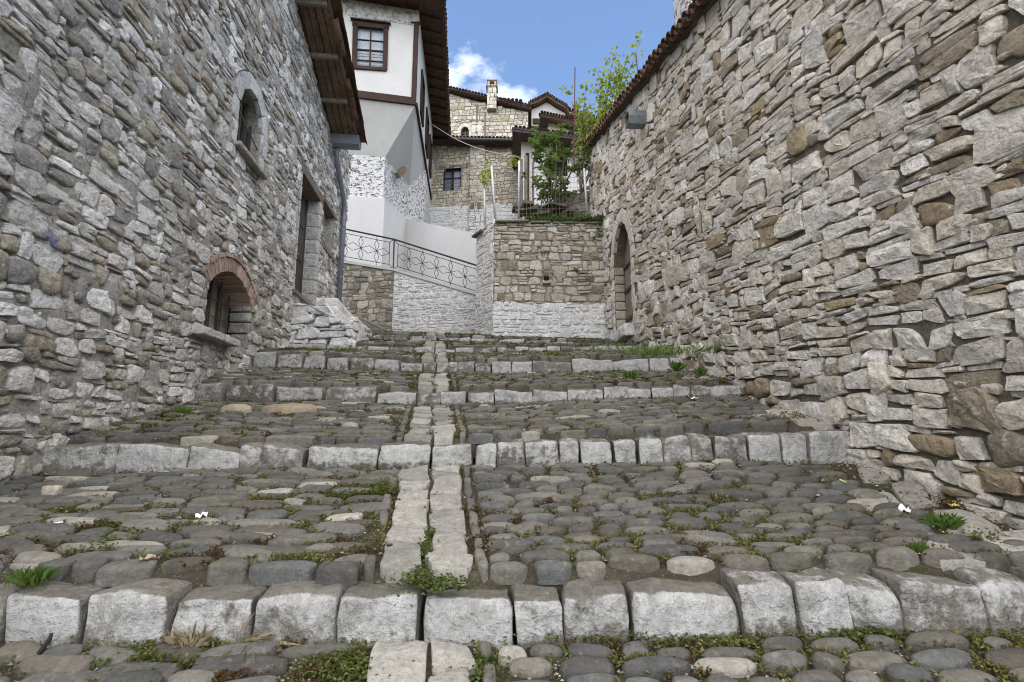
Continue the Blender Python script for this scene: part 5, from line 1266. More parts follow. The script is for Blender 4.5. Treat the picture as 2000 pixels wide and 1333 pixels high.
# nearer stone house with a black gutter
bh_ = thing("tan_stone_house", "tan stone house with black gutter, pilaster and small curtained window, behind the white house", "house")
p0, p1 = (-4.9, 24.9), (.55, 24.2)
topn = lambda s: 14.85 - .10*s
w0, w1 = plane_px(866, 331, p0, p1), plane_px(900, 371, p0, p1); (sa, ta), (sb_, tb_) = st_of(w0, p0, p1), st_of(w1, p0, p1)
hw_ = Hole(sa, sb_, tb_, ta)
ps0, ps1 = st_of(plane_px(918, 380, p0, p1), p0, p1)[0], st_of(plane_px(948, 380, p0, p1), p0, p1)[0]
mp_, l_ = stone_face(bh_, p0, p1, 8.0, topn, 'tan', tanp, [hw_], 11.3, single=120)
mbx = MB(); mbx.prism([(p0[0], p0[1]+.5), (p1[0], p1[1]+.5), (p1[0], 30), (p0[0], 30)], CZ+8, [CZ+topn(0)-.05, CZ+topn(l_)-.05, CZ+topn(l_)-.05, CZ+topn(0)-.05]); mbx.build("body", M['mortar_t'], bh_)
n_ = Vector((p1[1]-p0[1], -(p1[0]-p0[0]), 0)).normalized(); dv = Vector((p1[0]-p0[0], p1[1]-p0[1], 0)).normalized()
g = lambda s, t, d: Vector(mp_(np.array(s), np.array(t), np.array(d)))
pil = ob("pilaster", None, None, bh_)
mpp = lambda s, t, d: mp_(s, t, d + .16)
q = rubble(ps0, ps1, 9.2, topn(ps0) - .1, rng, (.14, .22), (.25, .5), .1, .01, .01); q[..., 0] = np.clip(q[..., 0], ps0, ps1); q = q[np.ptp(q[..., 0], axis=1) > .06]
W, PT, _ = stone_batch(q, .025, mpp, 6, .8, rng, N=12, rad=.03, gap=.012); link_stones(W, np.array(palep)[rng.integers(0, 3, len(q))]*rng.uniform(.8, 1.05, (len(q), 1)), M['tan'], pil, rng, 0, wash=np.where(PT[..., 1] < 11.0, .9, 0))
MB().hexa([g(s, t, d) for t in (9.2, topn(ps0)-.05) for s, d in ((ps0+.01, .16), (ps1-.01, .16), (ps1-.01, -.1), (ps0+.01, -.1))]).build("core", M['mortar_t'], pil)
def small_window(parent, mpf, h, frame_mat, dep=.16, curtain=True, mull=1, bars=2):
    wn = ob("window", None, None, parent); gg = lambda s, t, d: Vector(mpf(np.array(s), np.array(t), np.array(d))); ax_n = (gg(0, 0, 1) - gg(0, 0, 0))
    for a, b in (((h.sa, h.tb), (h.sa, h.ts)), ((h.sb, h.tb), (h.sb, h.ts)), ((h.sa, h.tb), (h.sb, h.tb)), ((h.sa, h.ts), (h.sb, h.ts))): MB().beam(gg(*a, -dep), gg(*b, -dep), .09, .10, ax_n).build("frame", frame_mat, wn)
    m = (h.sa+h.sb)/2; MB().beam(gg(m, h.tb, -dep), gg(m, h.ts, -dep), .10, .09, ax_n).build("mullion", frame_mat, wn); t = h.tb + (h.ts-h.tb)*.62
    MB().beam(gg(h.sa, t, -dep), gg(h.sb, t, -dep), .04, .06, ax_n).build("glazing_bar", frame_mat, wn)
    for k in range(bars): tt = h.tb + (h.ts-h.tb)*(.16 + .17*k); MB().tube([gg(h.sa, tt, -.03), gg(h.sb, tt, -.03)], .015, 5).build("iron_bar", M['rafter'], wn)
    mb = MB(); mb.poly([gg(h.sa, h.tb, -dep-.03), gg(h.sb, h.tb, -dep-.03), gg(h.sb, h.ts, -dep-.03), gg(h.sa, h.ts, -dep-.03)]); mb.build("pane", M['glass'], wn)
    if curtain: mb = MB(); mb.poly([gg(m, h.tb, -dep-.08), gg(h.sb, h.tb, -dep-.08), gg(h.sb, h.ts, -dep-.08), gg(m, h.ts, -dep-.08)]); mb.build("curtain", M['curtain'], wn)
    reveal(h, mpf, .3, M['mortar_t'], wn)
small_window(bh_, mp_, hw_, M['brown'])
MB().hexa([g(s, t, d) for t in (hw_.ts, hw_.ts+.18) for s, d in ((hw_.sa-.25, .03), (ps0-.02, .03), (ps0-.02, -.1), (hw_.sa-.25, -.1))]).build("lintel", M['lintel'], bh_)
for k in range(2):
    MB().hexa([g(s, t, d) for t in (11.0, 11.35) for s, d in ((ps0+.08+k*.34, .2), (ps0+.26+k*.34, .2), (ps0+.26+k*.34, .1), (ps0+.08+k*.34, .1))]).build("vent", M['shale'], bh_)
rfb = ob("roof", None, None, bh_)
MB().hexa([g(s, topn(s)+t, d) for t, o in ((-.02, 0), (.06, 0)) for s, d in ((-.2, .55), (l_+.1, .55), (l_+.1, -3.2), (-.2, -3.2))]).build("roof_deck", M['tile_dark'], rfb)
mb = MB(); e0, e1 = g(-.2, topn(0)+.0, .62), g(l_+.1, topn(l_)+.0, .62); mb.tube([e0, e1], .10, 10); mb.build("gutter", M['black'], bh_, True)
tile_row(g(.2, topn(0)+.05, .55), g(l_, topn(l_)+.05, .55), -n_, 0, rfb, TILE, .19, .12, .9)
MB().tube([e1 + Vector((-.35, 0, 0)), e1 + Vector((-.35, 0, -.35)), e1 + Vector((-.15, .1, -.9)), e1 + Vector((-.15, .1, -4))], .10, 10).build("downpipe", M['gutter'], bh_, True)

# upper stone house with chimney
uh = thing("upper_stone_house", "pale stone house with tiled gable verge, arched window and chimney, highest on the slope", "house")
u0, u1 = (-4.4, 27.6), (.95, 27.4)
tg = lambda s: 20.05 - .40*s + .02*s*s
pa = [plane_px(*c, u0, u1) for c in ((900, 272), (916, 248), (921, 268), (942, 238))]; sq = [st_of(p, u0, u1) for p in pa]
ha = Hole(sq[0][0], sq[1][0], sq[0][1], sq[1][1]-.28, sq[1][1]); hb_ = Hole(sq[2][0], sq[3][0], sq[2][1], sq[3][1])
mu, lu = stone_face(uh, u0, u1, 13.0, tg, 'tan', palep + [srgb(186, 172, 146)], [ha], single=80, bh=(.16, .30), bw=(.2, .45))
gu = lambda s, t, d: Vector(mu(np.array(s), np.array(t), np.array(d)))
arch_blocks(ha, .22, 7, 3, mu, .04, M['lime'], srgb(205, 200, 190), uh, rng)
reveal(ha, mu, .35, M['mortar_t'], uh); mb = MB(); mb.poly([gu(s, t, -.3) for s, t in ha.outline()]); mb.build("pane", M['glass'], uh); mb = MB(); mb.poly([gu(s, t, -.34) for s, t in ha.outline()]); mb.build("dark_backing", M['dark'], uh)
m = (ha.sa+ha.sb)/2; MB().beam(gu(m, ha.tb, -.25), gu(m, ha.tt-.04, -.25), .09, .06, n_).build("mullion", M['lintel'], uh); MB().beam(gu(ha.sa, ha.tb+.5, -.25), gu(ha.sb, ha.tb+.5, -.25), .05, .06, n_).build("glazing_bar", M['lintel'], uh)
q = rubble(hb_.sa, hb_.sb, hb_.tb, hb_.ts, rng, (.22, .32), (.3, .6), 0, .01, .0); q[..., 0] = np.clip(q[..., 0], hb_.sa, hb_.sb); q = q[np.ptp(q[..., 0], axis=1) > .1]
W, _, _ = stone_batch(q, .05, mu, 7, .8, rng, N=12, rad=.02, gap=.012); bw_ = ob("blocked_window", None, None, uh); link_stones(W, np.tile(srgb(208, 202, 190), (len(q), 1))*rng.uniform(.88, 1.05, (len(q), 1)), M['tan'], bw_, rng, 40)
MB().hexa([gu(s, t, d) for t in (hb_.ts, hb_.ts+.10) for s, d in ((hb_.sa-.08, .06), (hb_.sb+.08, .06), (hb_.sb+.08, -.05), (hb_.sa-.08, -.05))]).build("lintel", M['shale'], bw_)
for a, b in (((0, 16.9), (lu, 16.35)),): MB().beam(gu(*a, .01), gu(*b, .01), .06, .10, n_).build("timber_lacing", M['rafter'], uh)
for s_, ta_, tb2 in ((st_of(plane_px(932, 200, u0, u1), u0, u1)[0], 16.8, 19.0), (st_of(plane_px(948, 205, u0, u1), u0, u1)[0], 16.75, 18.5)): MB().beam(gu(s_, ta_, .01), gu(s_, tb2, .01), .10, .06, n_).build("timber_post", M['rafter'], uh)
ruf = ob("roof", None, None, uh)
MB().hexa([gu(s, tg(s)+t, d) for t in (.0, .10) for s, d in ((-.3, .3), (lu+.2, .3), (lu+.2, -5), (-.3, -5))]).build("roof_deck", M['tile_dark'], ruf)
tile_row(gu(-.2, tg(0)+.08, .30), gu(lu+.15, tg(lu)+.08, .30), -n_ + Vector((0,0,0)), 0, ruf, TILED, .19, .05, .95)
for k in range(1, 4):
    d_ = -.35*k; tile_row(gu(-.2, tg(0)+.08+.10*k, .30+d_), gu(2.6, tg(2.6)+.08+.10*k, .30+d_), -n_, 0, ruf, TILED, .26, .25, 1.2)
mbx = MB(); mbx.prism([(u0[0], u0[1]+.5), (u1[0], u1[1]+.5), (u1[0], 33), (u0[0], 33)], CZ+13, [CZ+tg(0)-.05, CZ+tg(lu)-.05, CZ+tg(lu)-.05, CZ+tg(0)-.05]); mbx.build("body", M['mortar_t'], uh)
ch = ob("chimney", None, None, uh); c0 = plane_px(961, 190, u0, u1)
MB().box(c0.x-.27, c0.x+.27, c0.y-.35, c0.y+.2, c0.z-1.0, c0.z+.42).build("shaft_core", M['mortar_t'], ch)
q = rubble(0, .56, -1.0, .42, rng, (.22, .34), (.2, .36), 0, .01, .0); q[..., 0] = np.clip(q[..., 0], 0, .56); q = q[np.ptp(q[..., 0], axis=1) > .06]; q[..., 1] += c0.z - CZ
mch, _ = mapfacing((c0.x-.28, c0.y-.36), (c0.x+.28, c0.y-.36)); W, _, _ = stone_batch(q, .03, mch, 6, .8, rng, N=12, rad=.03, gap=.01); link_stones(W, np.array(palep)[rng.integers(0, 3, len(q))], M['tan'], ch, rng, 20)
MB().box(c0.x-.34, c0.x+.34, c0.y-.42, c0.y+.26, c0.z+.42, c0.z+.50).build("cap_slab", M['shale'], ch)
for dx in (-.2, .2):
    MB().box(c0.x+dx-.06, c0.x+dx+.06, c0.y-.3, c0.y+.15, c0.z+.50, c0.z+.82).build("cap_post", M['tan'], ch)
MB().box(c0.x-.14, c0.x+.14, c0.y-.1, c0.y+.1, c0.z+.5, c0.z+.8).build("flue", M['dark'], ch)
V_ = MB().tube([Vector((c0.x-.3, c0.y-.08, c0.z+.86)), Vector((c0.x+.3, c0.y-.08, c0.z+.86))], .20, 10); V_.build("cap_tile", M['tile_dark'], ch, True)

# low roof block to the right of that chimney
lr = thing("low_roofed_block", "low dark roofed block just right of the stone chimney", "house")
a, b = P(972, 196, 30), P(1010, 200, 30); MB().hexa([a + Vector((-.2, 0, -.10)), b + Vector((.1, 0, -.10)), b + Vector((.1, 3, .3)), a + Vector((-.2, 3, .3)), a + Vector((-.2, 0, 0)), b + Vector((.1, 0, 0)), b + Vector((.1, 3, .45)), a + Vector((-.2, 3, .45))]).build("roof", M['tile_dark'], lr)
MB().box(a.x, b.x-.25, 30.4, 33, a.z-3, a.z-.02).build("wall", M['eave_dark'], lr)
tile_row(a + Vector((-.2, 0, .0)), b + Vector((.1, 0, .0)), Vector((0, 1, 0)), 0, lr, TILED, .26, .12, 1.2)

# white dormer with a curved gable
dm = thing("white_dormer", "white dormer with curved tiled gable standing above the roofs", "dormer")
pts = [(1028, 222), (1034, 206), (1050, 200), (1068, 190), (1086, 202), (1104, 212), (1112, 224)]
q3 = [P(x, y+4, 31) for x, y in pts]; base = P(1070, 246, 31).z
fr_ = [Vector((q3[0].x+.25, 31, base)), Vector((q3[-1].x-.25, 31, base))]; prof = [Vector((p.x, 31, p.z-.22)) for p in q3[1:-1]]
poly = [fr_[0], fr_[1], prof[-1], prof[-2], prof[-3], prof[1], prof[0]] if False else [fr_[0], fr_[1]] + prof[::-1]
mb = MB(); n5 = len(poly); mb.poly(poly); mb.poly([p + Vector((0, 3, 0)) for p in poly][::-1])
for i in range(n5): mb.poly([poly[i], poly[(i+1) % n5], poly[(i+1) % n5] + Vector((0, 3, 0)), poly[i] + Vector((0, 3, 0))])
mb.build("gable_wall", M['plaster'], dm)
for i in range(len(q3)-1):
    a, b = q3[i], q3[i+1]; MB().hexa([a + Vector((0,-.45,-.16)), b + Vector((0,-.45,-.16)), b + Vector((0,3,-.16)), a + Vector((0,3,-.16)), a + Vector((0,-.45,.06)), b + Vector((0,-.45,.06)), b + Vector((0,3,.06)), a + Vector((0,3,.06))]).build("roof", M['eave_dark'], dm)
    tile_row(a + Vector((0, -.45, .04)), b + Vector((0, -.45, .04)), Vector((0, 1, 0)), 0, dm, TILED, .16, .05, .75)
w_a, w_b = P(1040, 233, 30.98), P(1062, 243, 30.98); MB().box(w_a.x, w_b.x, 30.9, 30.99, w_b.z, w_a.z).build("window", M['brown'], dm)

# long brown roof with white wall
br_ = thing("brown_roofed_house", "white walled house under a long brown tiled eave behind the tree", "house")
a, b = P(1062, 222, 27.5), P(1200, 252, 27.0)
MB().hexa([a + Vector((-.2, .1, -.12)), b + Vector((0, .1, -.12)), b + Vector((0, 4, .9)), a + Vector((-.2, 4, .9)), a + Vector((-.2, 0, 0)), b + Vector((0, 0, 0)), b + Vector((0, 4, 1.2)), a + Vector((-.2, 4, 1.2))]).build("roof", M['tile'], br_)
tile_row(a + Vector((-.2, 0, 0)), b, Vector((0, 1, 0)), 0, br_, TILED, .18, .28, .9); tile_row(a + Vector((-.2, .45, .16)), b + Vector((0, .45, .16)), Vector((0, 1, 0)), 0, br_, TILE, .18, .28, .9)
mb = MB(); mb.prism([(a.x+.3, 28.3), (b.x, 27.8), (b.x, 32), (a.x+.3, 32)], CZ+12, [a.z-.2, b.z-.2, b.z, a.z]); mb.build("wall", M['plaster'], br_)
c = P(1078, 245, 28.1); 
mc, lc = mapfacing((a.x+.3, 28.2), (a.x+1.1, 28.17)); q = rubble(0, lc, a.z-CZ-2.2, a.z-CZ-.3, rng, (.2, .3), (.2, .4), .1, .01, .0); q[..., 0] = np.clip(q[..., 0], 0, lc); W, _, _ = stone_batch(q, .05, mc, 5, .8, rng, N=12, rad=.04); link_stones(W, np.array(tanp)[rng.integers(0, 5, len(q))], M['tan'], br_, rng, 0)
a2, b2 = P(1100, 212, 33), P(1200, 243, 33); rb = thing("distant_roof", "distant tiled roof slope right of the dormer", "roof"); MB().hexa([a2 + Vector((0,0,-.3)), b2 + Vector((0,0,-.3)), b2 + Vector((0,3,-.3)), a2 + Vector((0,3,-.3)), a2, b2, b2 + Vector((0,3,.6)), a2 + Vector((0,3,.6))]).build("roof_deck", M['tile_dark'], rb); tile_row(a2, b2, Vector((0,1,0)), 0, rb, TILED, .3, .2, 1.3)

# white house with dark boarded eave behind the tree
eh = thing("eaved_white_house", "white house with dark boarded eave and black fascia behind the terrace tree", "house")
e0, e1, e2 = P(1004, 253, 20.6), P(1185, 276, 20.4), P(1000, 286, 23.0); zf = e0.z
mb = MB(); mb.prism([(P(1018, 300, 21.4).x, 21.4), (P(1200, 300, 21.3).x, 21.3), (P(1200, 300, 21.3).x, 25), (P(1018, 300, 21.4).x, 25)], CZ+5, [e0.z-.1, e1.z-.1, e1.z, e0.z]); mb.build("wall", M['plaster'], eh)
MB().hexa([e0 + Vector((-.05, 0, -.05)), e1 + Vector((0, 0, -.05)), e1 + Vector((0, 4, .1)), e0 + Vector((-.05, 4, .1)), e0 + Vector((-.05, 0, .03)), e1 + Vector((0, 0, .03)), e1 + Vector((0, 4, .9)), e0 + Vector((-.05, 4, .9))]).build("eave", M['eave_dark'], eh)
MB().beam(e0 + Vector((-.1, 0, 0)), e1, .05, .20).build("fascia", M['black'], eh); MB().beam(e0 + Vector((-.05, 0, 0)), e0 + Vector((-.05, 4, .3)), .05, .22).build("fascia", M['black'], eh)
tile_row(e0, e1, Vector((0, 1, 0)), 0, eh, TILED, .18, .2, .85)
for px in (1030, 1150): 
    a = P(px, 300, 21.38); MB().beam(a, a + Vector((0, 0, -4)), .16, .10, (0, 1, 0)).build("wall_post", M['brown'], eh)
wd = P(1090, 300, 21.36); MB().box(wd.x-.4, wd.x+.4, 21.30, 21.40, wd.z-1.1, wd.z+.1).build("window", M['dark'], eh)

# ------------------------------------------------------------------ plants
rng = np.random.default_rng(99)
def unit(v): return v/np.maximum(np.linalg.norm(v, axis=-1, keepdims=True), 1e-6)
def leaves(name, base, direc, length, width, tint, mat, parent=None, fold=.25, kind=None, droop=.0):
    n = len(base); d = unit(direc); side = unit(np.cross(d, np.array([0, 0, 1.0]) + rng.normal(0, .35, (n, 3)))); up = np.cross(side, d)
    L_ = np.broadcast_to(length, (n,))[:, None]; Wd = np.broadcast_to(width, (n,))[:, None]
    mid = base + d*L_*.5 + up*L_*.06; tip = base + d*L_ - np.array([0, 0, 1])*L_*droop
    V = np.stack([base, mid + side*Wd*.5 + up*Wd*fold, tip, mid - side*Wd*.5 + up*Wd*fold], 1); off = (np.arange(n)*4)[:, None]
    T = np.stack([off + np.array([0, 1, 2]), off + np.array([0, 2, 3])], 1).reshape(-1, 3)
    return ob(name, mesh_np(name, V.reshape(-1, 3), None, T, False, np.repeat(np.broadcast_to(tint, (n, 3)), 4, 0)), mat, parent, kind)
def limb(path, r0, r1, n=7):
    k = len(path); return MB().tube(path, [r0 + (r1-r0)*i/(k-1) for i in range(k)], n)
def wob(a, b, k, amp):
    a, b = np.array(a), np.array(b); return [Vector(a + (b-a)*i/(k-1) + (rng.normal(0, amp, 3) if 0 < i < k-1 else 0)) for i in range(k)]
# loquat-like tree on the terrace
lt = thing("leafy_tree", "small dark green leafy tree behind the wire fence on the terrace", "tree")
Yt = 13.5; b0 = P(1085, 425, Yt); tops = [P(1052, 300, Yt+.1), P(1085, 262, Yt), P(1118, 330, Yt-.2), P(1060, 350, Yt-.3), P(1110, 290, Yt+.3), P(1040, 275, Yt+.2), P(1135, 312, Yt), P(1072, 330, Yt+.4), P(1095, 370, Yt-.1), P(1070, 375, Yt-.2)]
mbt = MB()
fork = b0 + Vector((-.02, 0, .55))
for t_ in tops:
    pth = [b0] + wob(fork, t_, 5, .04); k = len(pth); mbt.tube(pth, [.05 - .042*i/(k-1) for i in range(k)], 6)
mbt.build("trunk", M['bark'], lt, True)
bs, ds, tn_ = [], [], []
for ci, t_ in enumerate(tops):
    for j in range(16):
        c = np.array(t_) + rng.normal(0, 1, 3)*np.array([.19, .19, .17]); k = rng.integers(8, 15); sh_ = rng.uniform(.65, 1.25)
        d = rng.normal(0, 1, (k, 3)); d[:, 2] = d[:, 2]*.6 + .25; bs.append(np.repeat(c[None], k, 0) + rng.normal(0, .02, (k, 3))); ds.append(d); tn_.append(np.full((k, 3), 1.0)*sh_*np.array([1.15, 1.1, .9]))
bs, ds, tn_ = np.concatenate(bs), np.concatenate(ds), np.concatenate(tn_); n = len(bs)
leaves("crown", bs, ds, rng.uniform(.12, .20, n), rng.uniform(.045, .07, n), tn_*rng.uniform(.8, 1.3, (n, 1)), M['loquat'], lt, droop=.15)
# grapevine rising behind the coping
vn = thing("grapevine", "sparse yellow-green grapevine climbing above the tiled wall coping", "vine")
ctr = [(1125, 190), (1145, 165), (1160, 130), (1185, 110), (1205, 100), (1215, 130), (1235, 150), (1190, 150), (1175, 185), (1150, 215), (1200, 180), (1225, 110), (1245, 95), (1262, 130), (1180, 220), (1135, 235), (1165, 250), (1120, 210), (1220, 165), (1195, 205), (1210, 75+60)]
Yv = 12.9; mbv = MB(); roots = [P(1135, 380, Yv), P(1160, 330, Yv), P(1190, 290, Yv)]
bs, ds, tn_ = [], [], []
for i, (x, y) in enumerate(ctr):
    t_ = P(x, y, Yv + rng.uniform(-.5, .5)); pth = wob(roots[i % 3], t_, 7, .06); mbv.tube(pth, [.018 - .013*j/6 for j in range(7)], 5)
    k = 80; f = rng.random(k)**.6; pa = np.array([np.array(p) for p in pth]); ix = np.clip((f*6), 0, 5.99); i0 = ix.astype(int); c = pa[i0] + (pa[i0+1]-pa[i0])*(ix-i0)[:, None]; m = (f > .38)
    bs.append(c[m] + rng.normal(0, .085, (m.sum(), 3))); ds.append(rng.normal(0, 1, (m.sum(), 3)) + np.array([0, -.3, -.1]))
for (x, y) in ((1246, 70), (1243, 85), (1115, 180), (1100, 178), (1006, 312), (1000, 318), (1012, 320), (942, 340), (950, 330), (955, 350), (945, 355), (958, 338)):
    c = np.array(P(x, y, Yv if x > 1090 else 12.6)); bs.append(c + rng.normal(0, .05, (9, 3))); ds.append(rng.normal(0, 1, (9, 3)))
mbv.build("stem", M['bark'], vn, True)
bs, ds = np.concatenate(bs), np.concatenate(ds); n = len(bs)
leaves("foliage", bs, ds, rng.uniform(.08, .14, n), rng.uniform(.07, .12, n), rng.uniform(.6, 1.3, (n, 1))*np.array([[1, 1, 1]]), M['vine'], vn, droop=.1)
for i, (a, b, lab) in enumerate([((1121, 330, 12.7), (1123, 132, 12.7), "thin red pole standing in the vine beside the dark eave"), ((1250, 190, 12.4), (1242, 105, 12.4), "short red pole in the vine just above the tile coping")]):
    A, B = P(*a), P(*b); tag(MB().tube([A, A + (B-A)*.5, B], .015, 8).build("red_pole", M['red_pole']), lab, "pole", "red vine poles")
# wire fence
fn_ = thing("wire_fence", "wire mesh fence on pale posts along the top of the terrace wall", "fence")
pA, pB, pC, pD = (P(968, 432, 12.15), P(960, 325, 12.15)), (P(1147, 418, 12.1), P(1141, 330, 12.1)), (P(947, 440, 12.6), P(946, 370, 12.6)), (P(1013, 420, 12.3), P(1014, 315, 12.3))
for a, b in (pA, pB, pC, pD): MB().tube([a + Vector((0, 0, -.1)), b], .028, 8).build("post", M['post'], fn_, True)
mb = MB(); x0, x1 = P(1000, 400, 12.15).x, P(1147, 400, 12.1).x; zt_ = P(1050, 333, 12.15).z; zb_ = P(1050, 428, 12.15).z
x = x0
while x < x1: mb.tube([(x + rng.normal(0, .004), 12.14, zb_), (x + rng.normal(0, .012), 12.14, zt_ - .06*math.sin((x-x0)*2.2))], .0042, 4, False); x += .092
z = zb_
while z < zt_ - .05: mb.tube([(x0, 12.14, z), ((x0+x1)/2, 12.14, z - .012), (x1, 12.14, z)], .0035, 4, False); z += .14
mb.build("mesh", M['rafter'], fn_)
# old boards behind the fence
for i, (px, w_, y0, y1, yy, mt, lab) in enumerate([(1018, .10, 312, 425, 13.6, 'rafter', "weathered grey board, leftmost upright behind the wire fence"), (1027, .09, 305, 425, 13.7, 'greywood', "tall weathered board, middle upright behind the wire fence"), (1041, .07, 318, 425, 13.65, 'greywood', "narrow dark board nearest the leafy tree, behind the wire fence")]):
    a, b = P(px, y1, yy), P(px, y0, yy); tag(MB().beam(a, b, w_, .03, (0, 1, 0)).build("upright_board", M[mt]), lab, "board", "boards behind the fence")
# heap of flat stones on the terrace
hp = thing("slab_heap", "heap of dark flat stone slabs behind the wire fence", "stone heap")
for i in range(16):
    p = P(rng.uniform(1012, 1112), rng.uniform(397, 424), rng.uniform(12.9, 13.4)); Vb, Qb, D = block((rng.uniform(.14, .34), rng.uniform(.14, .25), rng.uniform(.03, .055)), .02, rng, .02, i); rz = rng.uniform(-.6, .6); cs, sn = math.cos(rz), math.sin(rz)
    ob("slab", mesh_np("slab", np.stack([Vb[:, 0]*cs - Vb[:, 1]*sn, Vb[:, 0]*sn + Vb[:, 1]*cs, Vb[:, 2] + Vb[:, 0]*rng.normal(0, .1)], -1) + np.array(p), Qb, None, True, srgb(112, 108, 96)*rng.uniform(.6, 1.05), 0.0), M['shale'], hp)
gw = thing("garden_wall", "rough grey rubble bank at the back of the terrace, right of the tree", "wall")
a, b = P(1090, 420, 13.9), P(1160, 420, 13.2); mg, lg = mapfacing((a.x, a.y), (b.x, b.y)); q = rubble(0, lg, 4.6, 6.6, rng, (.12, .22), (.15, .4), .4, .02, .03); W, _, _ = stone_batch(q, rng.uniform(.03, .08, len(q)), mg, 4, .8, rng, N=14, rad=.06); link_stones(W, np.tile(srgb(150, 144, 130), (len(q), 1))*rng.uniform(.7, 1.1, (len(q), 1)), M['tan'], gw, rng, 60)
MB().hexa([tuple(mg(np.array(s), np.array(t), np.array(d))) for t in (4.5, 6.55) for s, d in ((0, .0), (lg, .0), (lg, -.4), (0, -.4))]).build("core", M['mortar_t'], gw)
sh_ = thing("corrugated_sheet", "grey weathered roofing sheet slanting against the end of the right wall", "sheet")
a, b, c, d = P(1108, 300, 13.6), P(1158, 268, 13.1), P(1160, 300, 13.1), P(1120, 330, 13.6); mb = MB()
for k in range(14):
    f0, f1 = k/14, (k+1)/14; z0_, z1_ = .02*(k % 2), .02*((k+1) % 2); e = lambda p, q_, f, z: p + (q_-p)*f + Vector((0, -z, z))
    mb.poly([e(d, a, f0, z0_), e(d, a, f1, z1_), e(c, b, f1, z1_), e(c, b, f0, z0_)]); mb.poly([e(d, a, f0, z0_-.01), e(c, b, f0, z0_-.01), e(c, b, f1, z1_-.01), e(d, a, f1, z1_-.01)])
mb.build("sheet", M['roofsheet'], sh_)
# cable from the white house to the terrace
A, B = P(843, 243, 18.2), P(1016, 308, 13.7); cpath = [A + (B-A)*t - Vector((0, 0, .25*math.sin(math.pi*t))) for t in np.linspace(0, 1, 12)]
tag(MB().tube(cpath, .015, 6).build("cable", M['cable'], None, True), "pale cable hanging from the white house side to the terrace boards", "cable")

# ---- grass and weeds
def tuft(base, n, h, spread, name, mat, parent=None, kind=None, wd=.006, tint=1.0):
    b = np.array(base) + np.stack([rng.normal(0, spread, n), rng.normal(0, spread*.7, n), np.zeros(n)], -1); d = rng.normal(0, .45, (n, 3)); d[:, 2] = 1
    return b, d, rng.uniform(.5, 1.1, n)*h
def grass_obj(name, pts, mat, parent=None, kind=None, wd=.007, label=None, cat=None, tint=(1, 1, 1), group=None):
    B, D, H_ = [], [], []
    for (p, n, h, s) in pts:
        b, d, hh = tuft(p, n, h, s, name, mat); B.append(b); D.append(d); H_.append(hh)
    B, D, H_ = np.concatenate(B), np.concatenate(D), np.concatenate(H_); n = len(B)
    o = leaves(name, B, D, H_, wd*rng.uniform(.7, 1.4, n), rng.uniform(.7, 1.3, (n, 1))*np.array([tint]), mat, parent, kind=kind, droop=.22)
    if label: tag(o, label, cat, group)
    return o
pts = [((x, 11.93 + rng.uniform(-.05, .25), CZ + 5.04 + rng.uniform(0, .03)), 22, rng.uniform(.12, .34), .07) for x in rng.uniform(.35, 2.25, 60)]
grass_obj("grass", pts, M['grass'], None, "stuff", .012, tint=(.75, .72, .7))["label"] = "grass fringe along the top of the terrace wall"
pts = [((x, 12.3 + rng.uniform(0, .8), CZ + 5.05), 10, rng.uniform(.25, .5), .08) for x in rng.uniform(.4, 1.4, 14)]
grass_obj("dry_grass", pts, M['drygrass'], None, "stuff", .010)["label"] = "dry stalks between the fence and the slab heap"
pts = [((P(x, y, 11.86).x, 11.84, P(x, y, 11.86).z), 16, .15, .05) for x, y in ((1172, 440), (1168, 452), (1175, 462), (1150, 546), (1125, 530), (1062, 500), (1158, 470))]
grass_obj("grass", pts, M['weed'], None, "stuff", .014)["label"] = "weeds rooted in the joints of the terrace wall"
def sp(px, py, tr): 
    p = streetpt(px, py, tr); return (p.x, p.y, p.z - .01)
TUFTS = [  # photo x, y, tread, blades, height, spread, label
    (1232, 738, 4, 70, .10, .10, "small bright green grass tuft in front of the fourth kerb"), (1322, 724, 4, 60, .14, .07, "grass tuft at the right end of the fourth kerb, by the wall"), (1370, 732, 4, 50, .10, .06, "grass tuft against the wall foot beyond the fourth kerb"),
    (1285, 690, 5, 90, .12, .14, "wide grass tuft at the wall foot beside the fifth kerb"), (1210, 672, 6, 110, .12, .25, "grass patch under the gate threshold"), (1130, 676, 6, 70, .08, .25, "low grass strip along the uppermost kerb"),
    (1850, 1035, 1, 80, .12, .07, "leafy weed tuft on the near tread beside the pale wall slabs"), (1795, 1075, 1, 60, .06, .08, "low weed mat near the lowest kerb, right side"), (1955, 1000, 1, 50, .09, .05, "green fern-like weed in the foot of the right wall"),
    (1540, 795, 2, 40, .09, .05, "weed at the wall foot above the second kerb"), (770, 644, 6, 160, .22, .20, "bushy green weed at the foot of the ramp wall"), (665, 684, 5, 80, .10, .14, "grass tuft in front of the fifth kerb, left part"),
    (700, 1120, 1, 0, 0, 0, ""), (60, 1140, 1, 70, .10, .10, "grass tuft behind the lowest kerb, far left"), (430, 975, 1, 0, 0, 0, ""), (355, 805, 3, 60, .07, .10, "grass by the left wall on the tread with large boulders"), (800, 1150, 1, 0, 0, 0, ""), (1400, 1120, 1, 0, 0, 0, "")]
STRIP = []
for (x, y, tr, nb, h, s_, lab) in TUFTS:
    if nb and s_ > .12: STRIP.append((sp(x, y, tr), nb*2, h*.7, s_))
    elif nb: grass_obj("grass_tuft", [(sp(x, y, tr), nb*2, h*1.15, s_*.33)], M['grass'], None, None, .0065, lab, "grass tuft", group="grass tufts on the steps")
grass_obj("grass", STRIP, M["grass"], None, "stuff", .0065)["label"] = "grass strips along kerbs and wall feet further up the steps"
